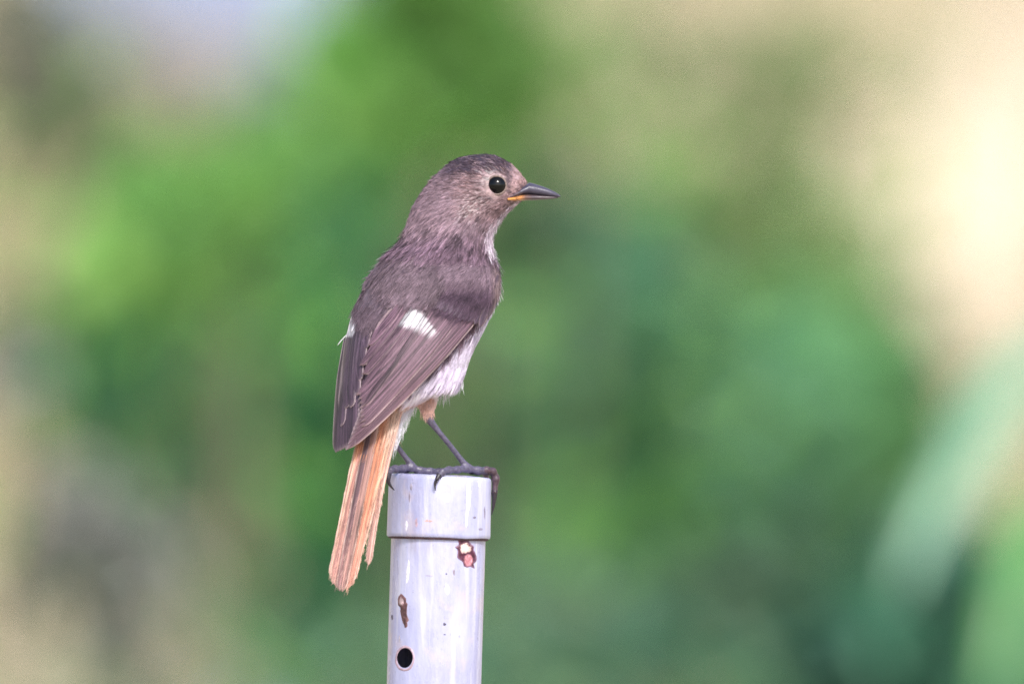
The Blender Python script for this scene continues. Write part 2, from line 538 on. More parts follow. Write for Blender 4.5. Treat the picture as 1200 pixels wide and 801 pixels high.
def boulder(px, py, Y, r, label):
    c = PB(px, py, Y)
    c[2] = min(c[2], gz(c[0], c[1]) + r * 0.5)
    bm = bmesh.new()
    bmesh.ops.create_icosphere(bm, subdivisions=4, radius=1)
    for v in bm.verts:
        d = v.co.normalized()
        v.co = d * r * (1 + 0.28 * mnoise.fractal(d * 1.4 + Vector((px, py, 0)), 1.0, 2.0, 5)) * 1.0
        v.co.z *= 0.8
    me = bpy.data.meshes.new('boulder'); bm.to_mesh(me); bm.free()
    me.materials.append(M_ROCK)
    o = bpy.data.objects.new('boulder', me); COL.objects.link(o)
    o.location = c
    o['label'] = label; o['category'] = 'boulder'
boulder(240, 8, 21.8, 0.24, 'pale blue-grey boulder out of focus on the bank at the top left')

boulder(275, 745, 19.9, 0.13, 'small grey boulder out of focus at the bottom left beside the pipe')

# ------------------------------------------------------------------ arching broad-bladed plant, right edge
def blade(pts, width, c0, c1, n=16, across=5, fold=0.25, twist=0.0):
    pts = np.asarray(pts, float)
    s = np.linspace(0, 1, n)
    a, b, c = pts
    sp = ((1 - s) ** 2)[:, None] * a + (2 * s * (1 - s))[:, None] * b + (s * s)[:, None] * c
    V, CC, F = [], [], []
    for i in range(n):
        t = unit(sp[min(i + 1, n - 1)] - sp[max(i - 1, 0)])
        side = unit(np.cross(t, np.array([math.sin(twist), -math.cos(twist), 0.35])))
        up = np.cross(side, t)
        wv = width * min(1, 0.35 + s[i] * 3) * math.sqrt(max(0.0, 1 - max(0, (s[i] - 0.45) / 0.55) ** 2)) + 0.0006
        for j in range(across):
            e = j / (across - 1) * 2 - 1
            V.append(sp[i] + side * e * wv * 0.5 + up * abs(e) * wv * fold)
            CC.append(np.array(c0) * (1 - s[i]) + np.array(c1) * s[i])
    for i in range(n - 1):
        for j in range(across - 1):
            q = i * across + j
            F.append((q, q + 1, q + across + 1, q + across))
    return V, F, np.array(CC)

def broad_plant():
    Y = 3.9
    bx = PB(1255, 400, Y)[0]
    root = empty('broad_leaved_plant', (bx, Y, -0.02), 'tall plant with long pale green arching blades out of focus at the right edge', 'plant')
    st, f = tube([(bx, Y, -0.02), (bx - 0.005, Y, 0.7), (bx + 0.004, Y + 0.01, 1.3), (bx + 0.01, Y, 1.68)], [0.012, 0.011, 0.009, 0.005], 9)
    mesh_obj('stem', st, f, M_LEAF, root, np.tile(lin((88, 126, 70)), (len(st), 1)))
    mint = lin((124, 168, 140)); mg = lin((96, 150, 88)); dk = lin((70, 112, 78))
    for a, b, c, wd, col in [
            ((1252, 390), (1165, 440), (1052, 700), 0.022, mint),
            ((1250, 640), (1215, 520), (1165, 830), 0.026, mg),
            ((1252, 560), (1300, 380), (1420, 640), 0.032, mint),
            ((1252, 330), (1310, 160), (1440, 360), 0.03, mg),
            ((1252, 840), (1160, 760), (1080, 960), 0.026, dk),
            ((1252, 900), (1340, 740), (1480, 960), 0.032, mg)]:
        V, F, CC = blade([PB(*a, Y), PB(*b, Y - 0.06), PB(*c, Y - 0.1)], wd, col * 0.9, col)
        mesh_obj('leaf', V, F, M_BLADE, root, CC)
broad_plant()

# ------------------------------------------------------------------ pipe
LEAN = math.radians(1.75)
def pipe_pt(x, y, z):
    """pipe frame (pixels, origin at the top centre, z down the pipe negative) -> world"""
    xx = x * math.cos(LEAN) + z * math.sin(LEAN)
    zz = -x * math.sin(LEAN) + z * math.cos(LEAN)
    return P(516 + xx, 556.5 - zz, y)

def ring_solid(prof, seg=96, closed=True):
    """lathe of (radius, z) pixel profile in the pipe frame"""
    V, F = [], []
    n = len(prof)
    for r, z in prof:
        for j in range(seg):
            th = 2 * math.pi * j / seg
            V.append(pipe_pt(r * math.cos(th), r * math.sin(th), z))
    for i in range(n if closed else n - 1):
        for j in range(seg):
            a, b = i, (i + 1) % n
            F.append((a * seg + j, b * seg + j, b * seg + (j + 1) % seg, a * seg + (j + 1) % seg))
    return V, F

ZB = -TOP / S - 60
pipe = empty('pipe_post', tuple(pipe_pt(0, 0, -TOP / S)), 'pale grey metal pipe post with a capped top, rusty scars and a drilled hole', 'post')
def make_pipe():
    V, F = ring_solid([(55.3, -8), (55.3, -150), (55.3, -330), (55.3, ZB), (47, ZB), (47, -330), (47, -150), (47, -8)])
    tmp = mesh_obj('pipe', V, F, m_pipe('pipe_metal', 0.3), pipe)
    bm = bmesh.new(); bm.from_mesh(tmp.data)
    bmesh.ops.recalc_face_normals(bm, faces=bm.faces); bm.to_mesh(tmp.data); bm.free()
    # drilled hole through the near wall
    z0, x0 = -214.5, -35.0
    cv = []
    seg = 28
    for dy in (-80, -10):
        for j in range(seg):
            th = 2 * math.pi * j / seg
            cv.append(pipe_pt(x0 + 9.3 * math.cos(th), dy, z0 + 12.2 * math.sin(th)))
    cf = [(j, (j + 1) % seg, seg + (j + 1) % seg, seg + j) for j in range(seg)] + [tuple(range(seg - 1, -1, -1)), tuple(range(seg, 2 * seg))]
    cut = mesh_obj('cutter', cv, cf, tmp.data.materials[0], pipe)
    bm = bmesh.new(); bm.from_mesh(cut.data)
    bmesh.ops.recalc_face_normals(bm, faces=bm.faces); bm.to_mesh(cut.data); bm.free()
    md = tmp.modifiers.new('hole', 'BOOLEAN'); md.object = cut; md.operation = 'DIFFERENCE'; md.solver = 'EXACT'
    dg = bpy.context.evaluated_depsgraph_get()
    me = bpy.data.meshes.new_from_object(tmp.evaluated_get(dg))
    tmp.modifiers.clear()
    tmp.data = me
    bpy.data.objects.remove(cut)
    sm = [abs(p.normal.z) < 0.5 for p in me.polygons]
    me.polygons.foreach_set('use_smooth', sm)
    me.set_sharp_from_angle(angle=math.radians(35))
make_pipe()

def make_cap():
    seg = 120
    prof = [(0, 0.5), (30, 0.7), (52, 0.8), (57.6, 0.4), (59.6, -1.4), (60.2, -5), (60.2, -20), (60.4, -38), (60.5, -56), (60.7, -68), (60.6, -72), (59.6, -73), (56.0, -72.4), (55.5, -60)]
    V, F = [], []
    for r, z in prof:
        for j in range(seg):
            th = 2 * math.pi * j / seg
            # a hand-beaten sleeve: faint flats and dents, a slightly wavy rim
            k = 1 + (0.006 * mnoise.noise(Vector((math.cos(th) * 2.2, math.sin(th) * 2.2, z * 0.03))) if r > 40 else 0)
            dz = 1.6 * mnoise.noise(Vector((math.cos(th) * 1.5, math.sin(th) * 1.5, 7.0))) if z < -60 else 0.8 * mnoise.noise(Vector((math.cos(th) * 3, math.sin(th) * 3, 2.0)))
            dz -= 2.0 * (math.cos(th) * 0.5 + 0.5) * (1 if z > -6 and r > 40 else 0)
            V.append(pipe_pt(r * k * math.cos(th), r * k * math.sin(th), z + dz))
    n = len(prof)
    for i in range(n - 1):
        for j in range(seg):
            F.append((i * seg + j, (i + 1) * seg + j, (i + 1) * seg + (j + 1) % seg, i * seg + (j + 1) % seg))
    o = mesh_obj('cap', V, F, m_pipe('cap_metal', 1.7), pipe)
    bm = bmesh.new(); bm.from_mesh(o.data)
    bmesh.ops.remove_doubles(bm, verts=bm.verts, dist=1e-7)
    bmesh.ops.recalc_face_normals(bm, faces=bm.faces); bm.to_mesh(o.data); bm.free()
    o.data.set_sharp_from_angle(angle=math.radians(50))
make_cap()
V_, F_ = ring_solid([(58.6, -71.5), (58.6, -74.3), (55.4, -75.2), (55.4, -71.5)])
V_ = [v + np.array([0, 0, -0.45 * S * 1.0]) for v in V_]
mesh_obj('seam_shadow', V_, F_, m_simple('seam_shadow_dark', tuple(lin((84, 62, 70))), 0.8, noise_scale=900, lo=0.5, hi=1.5), pipe)  # dark joint ring, its colour painting the gap shadow below the cap

def on_pipe(px, py, r, lift=0.0):
    """point on the near side of the pipe (radius r pixels) at a photo position"""
    z = 556.5 - py
    x = px - (516 + z * math.sin(LEAN))
    x = np.clip(x, -r * 0.999, r * 0.999)
    return P(px, py, -np.sqrt(r * r - x * x) - lift)

def scab(name, outline_fn, r, mat, colfn, h=1.6, rings=9, seg=28, label=None):
    """raised, irregular patch lying on the pipe; outline_fn(th) -> (px, py) rim, from a centre"""
    (cx, cy), rim = outline_fn
    V, CC, F = [], [], []
    for i in range(rings):
        f = i / (rings - 1)
        for j in range(seg):
            th = 2 * math.pi * j / seg
            ex, ey = rim(th)
            px, py = cx + ex * f, cy + ey * f
            lump = mnoise.noise(Vector((px * 0.23, py * 0.23, cx)))
            hh = h * (0.55 + 0.6 * lump) * (1 - f ** 4) - 0.3 * (f ** 6)
            V.append(on_pipe(px, py, r, hh))
            CC.append(colfn(px, py, f, lump))
    for i in range(rings - 1):
        for j in range(seg):
            F.append((i * seg + j, i * seg + (j + 1) % seg, (i + 1) * seg + (j + 1) % seg, (i + 1) * seg + j))
    o = mesh_obj(name, V, F, mat, pipe, np.array(CC))
    if label:
        o['label'] = label
    return o

M_RUST = m_attr('flaked_paint', 0.55, 1500)
def rim_a(th):
    x, y = 12 * math.cos(th), 19 * math.sin(th)
    q = Vector((math.cos(th) * 2.4, math.sin(th) * 2.4, 5))
    return (x + 0.30 * y + 4.5 * mnoise.noise(q), y + 5 * mnoise.noise(q + Vector((0, 0, 4))))
maroon, pink, pale = lin((78, 30, 52)), lin((196, 130, 140)), lin((248, 214, 205))
def col_a(px, py, f, lump):
    d1 = math.hypot((px - 545.5) / 6.8, (py - 642) / 5.6)
    d2 = math.hypot((px - 549) / 5.0, (py - 656) / 7)
    c = maroon
    if d2 < 1.15: c = maroon * (1 - min(1, (1.15 - d2) * 3)) + pink * min(1, (1.15 - d2) * 3)
    d1 += 0.3 * mnoise.noise(Vector((px * 0.35, py * 0.35, 2))) + 0.25 * mnoise.noise(Vector((px * 0.9, py * 0.9, 2))); c = c * (1 + 0.7 * mnoise.noise(Vector((px * 0.6, py * 0.6, 7))))
    if d1 < 1.1: c = pale * min(1, (1.1 - d1) * 2.4) + c * (1 - min(1, (1.1 - d1) * 2.4))
    e_ = float(sstep(0.72, 1.0, f)) * 0.75
    return c * (1 + 0.5 * lump) * (1 - e_) + lin((150, 120, 146)) * e_
scab('rust_scar', ((546, 647), rim_a), 55.3, M_RUST, col_a, 2.2, 30, 72)
brn, tanp = lin((92, 62, 64)), lin((196, 170, 172))
def rim_b(th):
    x, y = 5.2 * math.cos(th), 21 * math.sin(th)
    q = Vector((math.cos(th) * 2.4, math.sin(th) * 3, 15))
    return (x * (1.35 if y < -8 else 0.9) + 0.14 * y + 2.5 * mnoise.noise(q), y + 2 * mnoise.noise(q + Vector((0, 0, 4))))
def col_b(px, py, f, lump):
    d = math.hypot((px - 470) / 3.5, (py - 704) / 4)
    c = brn if d > 1 else tanp
    return c * (0.9 + 0.9 * lump) if f < 0.8 else brn * 1.5
scab('rust_scar', ((473, 715), rim_b), 55.3, M_RUST, col_b, 1.8, 12, 32)

def hole_rim():
    V, CC, F = [], [], []
    seg = 36
    for k_, lf in ((1.0, 0.1), (1.07, 0.9), (1.16, 0.8), (1.26, -0.2)):
        for j in range(seg):
            th = 2 * math.pi * j / seg
            w_ = k_ + (0.06 * mnoise.noise(Vector((math.cos(th) * 2, math.sin(th) * 2, k_))) if k_ > 1.1 else 0)
            z = 214.5 + 12.2 * w_ * math.sin(th)
            V.append(on_pipe(516 - 35.0 - z * math.sin(LEAN) + 9.3 * w_ * math.cos(th), 556.5 + z * math.cos(LEAN) + 35 * math.sin(LEAN) * 0, 55.3, lf))
            CC.append(lin((196, 168, 182)) * (0.8 + 0.5 * mnoise.noise(Vector((math.cos(th) * 3, math.sin(th) * 3, 2)))))
    for i in range(3):
        for j in range(seg):
            F.append((i * seg + j, i * seg + (j + 1) % seg, (i + 1) * seg + (j + 1) % seg, (i + 1) * seg + j))
    mesh_obj('hole_rim', V, F, M_RUST, pipe, np.array(CC))
hole_rim()

# white streaks and spots painting highlights onto the metal, and small chips
M_HIGHLIGHT = m_attr('painted_highlight', 0.3, 1500)
def add_highlight(cx, cy, w_, h_, r, col, tilt=0.0, hh=0.8):
    sd_ = cx * 0.37
    def rim(th):
        x, y = w_ * math.cos(th), h_ * math.sin(th)
        k = 1 + 0.35 * mnoise.noise(Vector((math.cos(th) * 2, math.sin(th) * 2, sd_)))
        return (x * k + tilt * y, y * k)
    scab('highlight_streak', ((cx, cy), rim), r, M_HIGHLIGHT, lambda px, py, f, l: lin(col) * (1 + 0.15 * l), hh, 6, 20)
for a_ in [(549, 582, 2.6, 22, 60.4, (246, 244, 250), -0.03), (547, 606, 1.4, 14, 60.4, (236, 234, 244), -0.1), (523.5, 583, 4.2, 5, 60.4, (250, 247, 250)),
           (521, 566, 4, 2.0, 60.4, (228, 226, 238)), (476, 616, 1.6, 7, 60.4, (222, 220, 234)), (562, 566, 1.6, 5, 60.4, (238, 236, 244)),
           (478, 669, 1.8, 16, 55.3, (242, 240, 248), -0.08), (524, 690, 3.2, 7, 55.3, (240, 238, 246), 0.1)]:
    add_highlight(*a_)
def chip(cx, cy, w_, h_, r, col=(84, 78, 98)):
    sd_ = cx * 0.7
    rim = lambda th: (w_ * math.cos(th) * (1 + 0.5 * mnoise.noise(Vector((math.cos(th) * 2, math.sin(th) * 2, sd_)))), h_ * math.sin(th) * (1 + 0.5 * mnoise.noise(Vector((math.cos(th) * 2, math.sin(th) * 2, sd_ + 4)))))
    scab('paint_chip', ((cx, cy), rim), r, M_RUST, lambda px, py, f, l: lin(col) * (1 + 0.4 * l), 0.5, 5, 16)
for a_ in [(521, 731, 2.2, 2.4, 55.3), (521, 743, 1.8, 0.9, 55.3), (523, 672, 1.2, 1.2, 55.3), (459.5, 723, 1.6, 4, 55.3), (532, 670, 1.6, 4, 55.3, (150, 138, 152)), (503, 674, 6, 0.7, 55.3, (170, 160, 172)),
           (563, 620, 4, 2.6, 60.4, (140, 134, 156)), (488, 612, 2, 8, 60.4, (172, 146, 160)), (502, 610, 6, 2, 60.4, (200, 164, 160)), (482, 570, 1.4, 4, 60.4, (150, 144, 162)), (480, 582, 0.9, 7, 60.4, (150, 140, 158)), (568, 600, 1.2, 9, 60.4, (150, 142, 166)), (556, 606, 2.2, 1.4, 60.4, (130, 122, 140)), (468, 748, 1, 5, 55.3, (178, 168, 178))]:
    chip(*a_)

# ------------------------------------------------------------------ BIRD
bird = empty('bird', tuple(P(516, 555, 0)), 'small brown songbird with white wing patches and rufous tail perched on the pipe', 'bird')

def hermite(x, y):
    x = np.asarray(x, float); y = np.asarray(y, float)
    h = np.diff(x); dl = np.diff(y) / h
    m = np.zeros(len(x))
    m[0], m[-1] = dl[0], dl[-1]
    for i in range(1, len(x) - 1):
        m[i] = 0 if dl[i - 1] * dl[i] <= 0 else (h[i - 1] + h[i]) / (h[i - 1] / dl[i] + h[i] / dl[i - 1]) if False else (dl[i - 1] * h[i] + dl[i] * h[i - 1]) / (h[i - 1] + h[i])
        lim = 3 * min(abs(dl[i - 1]), abs(dl[i]))
        if dl[i - 1] * dl[i] > 0:
            m[i] = math.copysign(min(abs(m[i]), lim), m[i])
    def f(q):
        q = np.clip(np.asarray(q, float), x[0], x[-1])
        i = np.clip(np.searchsorted(x, q) - 1, 0, len(x) - 2)
        t = (q - x[i]) / h[i]
        return (y[i] * (1 + 2 * t) * (1 - t) ** 2 + m[i] * h[i] * t * (1 - t) ** 2 + y[i + 1] * t * t * (3 - 2 * t) + m[i + 1] * h[i] * t * t * (t - 1))
    return f

# py, left, right, depth half-size, depth of the centre (photo pixels; the breast is on the far right side)
BT = np.array([
    (180.6, 562, 572, 4, 100), (182.3, 549, 580, 13, 100), (186, 536, 589, 22, 100), (191, 527, 598, 28, 100), (198, 519, 605.5, 33, 100),
    (207, 508.5, 613, 36, 100), (216, 501, 618, 38, 99.5), (225, 494.5, 617.5, 39, 99), (234, 488.5, 612.5, 40, 98), (242, 484, 603.5, 42, 96),
    (250, 481, 595, 44, 94), (260, 478, 586.5, 47, 91), (272, 473.5, 579, 52, 86), (284, 467, 576.5, 59, 80), (296, 455, 578, 65, 72),
    (308, 446, 581.5, 70, 64), (322, 436, 584, 74, 55), (338, 429, 584, 77, 44), (353, 423, 581, 79, 34), (367, 419, 576, 80, 24),
    (385, 414, 568, 79, 12), (405, 411, 558, 76, 0), (421, 410, 551, 72, -8), (438, 410, 545, 66, -16), (450, 411, 538, 60, -22),
    (459, 413, 522, 54, -28), (468, 415, 505, 48, -34), (480, 418, 482, 32, -40), (496, 424, 471, 20, -46), (512, 430, 465, 13, -51), (526, 436, 456, 8, -55), (531, 440, 450, 4, -57)])
fL, fR, fB, fC = [hermite(BT[:, 0], BT[:, i]) for i in (1, 2, 3, 4)]
def body_pt(py, th):
    """th: 0 = right, -pi/2 = towards the camera"""
    l, r, b, c = fL(py), fR(py), fB(py), fC(py)
    return (l + r) / 2 + (r - l) / 2 * np.cos(th), py, c + b * np.sin(th)
# hull the folded wings lie on
WT = np.array([(280, 462, 578, 60, 80), (300, 450, 580, 67, 70), (322, 434, 587, 77, 55), (345, 424, 588, 81, 40), (367, 413, 582, 84, 24), (385, 408, 580, 84, 12), (405, 402, 574, 82, 0),
               (440, 395, 560, 78, -16), (470, 391, 530, 68, -32), (500, 387, 500, 58, -46), (530, 384, 474, 46, -58), (560, 380, 460, 40, -68)])
gL, gR, gB, gC = [hermite(WT[:, 0], WT[:, i]) for i in (1, 2, 3, 4)]
def hull_y(px, py):
    l, r, b, c = gL(py), gR(py), gB(py), gC(py)
    u = np.clip((px - (l + r) / 2) / ((r - l) / 2), -0.985, 0.985)
    return c - b * np.sqrt(1 - u * u)

# ---- body: loft + thighs, tarsi and toes, remeshed into ONE continuous skin
def toe_chain(pts, rad, seg=10):
    return tube([P(*p) for p in pts], [r * S for r in rad], seg)

def smooth_chain(pts, rad, n=5):
    pts = np.asarray(pts, float); rad = np.asarray(rad, float)
    t = np.arange(len(pts)); q = np.linspace(0, len(pts) - 1, (len(pts) - 1) * n + 1)
    f = [hermite(t, pts[:, i]) for i in range(3)]
    g = hermite(t, rad)
    return np.stack([a(q) for a in f], -1), g(q)

LEGS = [   # (points, radii): tibia/tarsus then toes
    ([(498, 452, -20), (500, 470, -34), (501, 484, -42), (503, 491, -44), (512, 503, -42), (526, 520, -36), (540, 538, -29), (547, 547, -26)], [17, 13, 7.5, 5.2, 3.5, 3.2, 3.5, 5.0]),
    ([(448, 480, -20), (453, 500, -26), (458, 513, -24), (463, 520, -22), (470, 529, -20), (477, 538, -18), (482, 545, -16)], [16, 9, 5.5, 3.8, 3.2, 3.5, 5.0]),
]
TOES = [   # right foot: hallux over the near rim, three front toes
    [(547, 548, -26), (536, 550, -38), (526, 550.5, -50), (518, 553, -59), (514.5, 558, -62)],
    [(547, 548, -26), (560, 550.5, -20), (570, 550.5, -14), (577.5, 552, -8), (581, 561, -5), (579.5, 578, -5)],
    [(547, 548, -26), (560, 551, -8), (571, 552, 6), (577.5, 554, 14), (579, 562, 16)],
    [(547, 548, -26), (553, 551, 0), (560, 552, 22), (568, 553, 38), (570, 560, 46)],
    # left foot
    [(482, 547, -16), (472, 548.5, -24), (463, 549, -34), (457, 551, -42), (455, 558, -44)],
    [(482, 547, -16), (493, 551, -14), (504, 552, -10), (515, 552.5, -4), (524, 553, 2)],
    [(482, 547, -16), (490, 551, 2), (498, 552, 18), (505, 552.5, 32)],
    [(482, 547, -16), (476, 550, 0), (470, 551, 16), (465, 552, 28)],
]
def make_body():
    parts = []
    seg, rows = 72, 150
    pys = np.concatenate([np.linspace(180.6, 200, 26), np.linspace(201.5, 531, rows)])
    V, F = [], []
    th = np.linspace(0, 2 * math.pi, seg, endpoint=False)
    for py in pys:
        x, y, d = body_pt(py, th)
        V += list(P(x, np.full(seg, py), d))
    n = len(pys)
    for i in range(n - 1):
        for j in range(seg):
            F.append((i * seg + j, i * seg + (j + 1) % seg, (i + 1) * seg + (j + 1) % seg, (i + 1) * seg + j))
    F.append(tuple(range(seg - 1, -1, -1)))
    F.append(tuple((n - 1) * seg + j for j in range(seg)))
    parts.append((V, F))
    for p, r in LEGS:
        q, rr = smooth_chain(p, r)
        parts.append(toe_chain(q, rr, 14))
    for t in TOES:
        r = [5.4] + [4.4] * (len(t) - 2) + [3.2]
        q, rr = smooth_chain(t, r, 6)
        # knuckle pads
        rr = rr * (1 + 0.16 * np.cos(np.arange(len(rr)) / 6 * 2 * math.pi))
        parts.append(toe_chain(q, rr, 10))
    V, F = join(parts)
    o = mesh_obj('body', V, F, M_SKIN, bird)
    bm = bmesh.new(); bm.from_mesh(o.data)
    bmesh.ops.recalc_face_normals(bm, faces=bm.faces); bm.to_mesh(o.data); bm.free()
    md = o.modifiers.new('skin', 'REMESH')
    md.mode = 'VOXEL'; md.voxel_size = 0.00034; md.use_smooth_shade = True
    dg = bpy.context.evaluated_depsgraph_get()
    me = bpy.data.meshes.new_from_object(o.evaluated_get(dg))
    o.modifiers.clear(); o.data = me
    co = np.empty(len(me.vertices) * 3, np.float32); me.vertices.foreach_get('co', co)
    co = co.reshape(-1, 3) + offset_of(bird)
    px = CX + co[:, 0] / S; py = CY - (co[:, 2] - H) / S
    c = plumage_col(px, py, co[:, 1] / S)
    legm = ((py > 484) & (px > 487)) | ((py > 514) & (px > 459)) | (py > 541)
    c = np.where(legm[:, None], lin((86, 80, 100)), c * 0.8)
    c = np.where((legm & (py > 543) & (px > 568))[:, None], lin((78, 60, 70)), c)
    a = me.color_attributes.new('col', 'FLOAT_COLOR', 'POINT')
    cc = np.ones((len(co), 4), np.float32); cc[:, :3] = c
    a.data.foreach_set('color', cc.ravel())
    me.polygons.foreach_set('use_smooth', [True] * len(me.polygons))
    if not me.materials: me.materials.append(M_SKIN)
    return o

def wing_edge(px):
    """photo row of the lower edge of the near wing"""
    return np.interp(px, [400, 437, 469, 505, 532, 552, 570, 580, 588], [528, 495, 466, 436, 412, 392, 368, 350, 320])

def plumage_col(px, py, dy):
    px = np.asarray(px, float); py = np.asarray(py, float)
    n = len(px)
    def C(*c): return np.tile(lin(c) * np.array([1.04, 0.93, 1.03]), (n, 1))
    def blend(a, b, f): return a * (1 - f[:, None]) + b * f[:, None]
    mantle = C(118, 100, 109)
    c = mantle
    nape = C(138, 121, 124)
    c = blend(c, nape, (1 - sstep(262, 288, py)))
    # face
    f = sstep(520, 556, px) * (1 - sstep(246, 262, py))
    c = blend(c, C(138, 117, 114), f)
    # crown: dark streaky cap
    capf = (1 - sstep(198, 208, py + (px - 560) * 0.06)) * sstep(505, 545, px) * (1 - sstep(596, 606, px) * 0.6)
    c = blend(c, C(58, 51, 63), capf * 0.95)
    strk = np.array([mnoise.noise(Vector((a * 0.06 + b * 0.02, b * 0.28 - a * 0.10, 2))) for a, b in zip(px, py)])
    c = blend(c, C(62, 54, 68), np.clip(capf + 0.25 * sstep(500, 520, px) * (1 - sstep(205, 215, py)), 0, 1) * sstep(0.0, 0.4, strk) * 0.8)
    fore = sstep(596, 606, px) * (1 - sstep(216, 222, py))
    c = blend(c, C(160, 136, 128), fore)
    # eye ring and lores
    de = np.hypot((px - 582), (py - 217))
    c = blend(c, C(196, 176, 166), np.exp(-((de - 12.0) / 2.0) ** 2) * 0.5)
    lor = np.exp(-(((px - 603) / 9) ** 2 + ((py - 222) / 6) ** 2))
    c = blend(c, C(184, 156, 146), lor * 0.5)
    fs = np.array([mnoise.noise(Vector((a * 0.10, b * 0.22 - a * 0.12, 6))) for a, b in zip(px, py)])
    c = blend(c, C(80, 66, 68), f * sstep(0.05, 0.32, fs) * 0.85)
    c = blend(c, C(186, 166, 164), f * sstep(0.1, 0.38, -fs) * 0.5)
    # dark stroke behind the eye and at the gape
    c = blend(c, C(88, 76, 80), np.exp(-(((px - 563) / 7) ** 2 + ((py - 216) / 4) ** 2)) * 0.6)
    c = blend(c, C(92, 76, 76), np.exp(-(((px - 585) / 10) ** 2 + ((py - 246 + (px - 585) * 0.5) / 4) ** 2)) * 0.5)
    # chin and throat white on the bill side
    edge = np.interp(py, [236, 246, 258, 272, 284, 300], [606, 594, 583, 571, 569, 574])
    thr = sstep(-3, 3, px - edge) * sstep(232, 240, py) * (1 - sstep(296, 304, py))
    c = blend(c, C(226, 216, 222), thr)
    c = blend(c, C(104, 88, 88), np.exp(-((px - edge + 6) / 4) ** 2) * sstep(250, 262, py) * (1 - sstep(284, 296, py)) * 0.5)
    # pale breast and belly beyond the wing edge and on the whole far side
    far = sstep(0, 22, dy - np.interp(py, BT[:, 0], BT[:, 4])) * sstep(268, 290, py)
    under = np.maximum(sstep(-4, 5, py - wing_edge(px)) * sstep(300, 330, py), far)
    under = under * (1 - sstep(2, 30, 470 - px) * (py < 530) * (1 - far))
    belly = C(222, 222, 232)
    fl = C(150, 142, 156)
    flk = np.exp(-(((px - 520) / 26) ** 2 + ((py - 432) / 14) ** 2)) * 0.55 + np.exp(-(((px - 548) / 8) ** 2 + ((py - 401) / 9) ** 2)) * 0.7
    belly = blend(belly, fl, np.clip(flk, 0, 1))
    belly = blend(belly, C(222, 192, 172), sstep(458, 478, py) * 0.8)
    c = blend(c, belly, under)
    # rufous rump hidden by the wings, pale undertail
    rump = sstep(440, 470, py) * (1 - sstep(462, 470, px))
    c = blend(c, C(212, 158, 118), rump)
    return c

body = make_body()

# ---- down: tens of thousands of strands gathered into feather-like tufts
def body_samples(n, py0=180.7, py1=530):
    py = rng.uniform(py0, py1, n * 2)
    wgt = (fR(py) - fL(py)) / 180
    py = py[rng.random(n * 2) < wgt][:n]
    th = rng.uniform(-math.pi, math.pi, len(py))
    return py, th

def frame_at(py, th):
    x, y, d = body_pt(py, th)
    p = P(x, y, d)
    x1, y1, d1 = body_pt(py + 0.6, th); x2, y2, d2 = body_pt(py - 0.6, th)
    dv = P(x1, y1, d1) - P(x2, y2, d2)
    x1, y1, d1 = body_pt(py, th + 0.01); x2, y2, d2 = body_pt(py, th - 0.01)
    du = P(x1, y1, d1) - P(x2, y2, d2)
    nrm = unit(np.cross(dv, du))
    cen = P((fL(py) + fR(py)) / 2, py, fC(py))
    sgn = np.sign(((p - cen) * nrm).sum(1)); sgn[sgn == 0] = 1
    return x, d, p, nrm * sgn[:, None]

BILL = P(612, 226, 90)
def flow(px, py, p):
    back = unit(p - BILL)
    axis = unit(np.array([-0.40, -0.45, -0.80]))
    belly = unit(np.array([-0.45, -0.25, -0.86]))
    f = sstep(225, 285, py)[:, None]
    g = (sstep(-6, 10, py - wing_edge(px)) * sstep(300, 340, py))[:, None]
    a = axis * (1 - g) + belly * g
    return unit(back * (1 - f) + a * f)

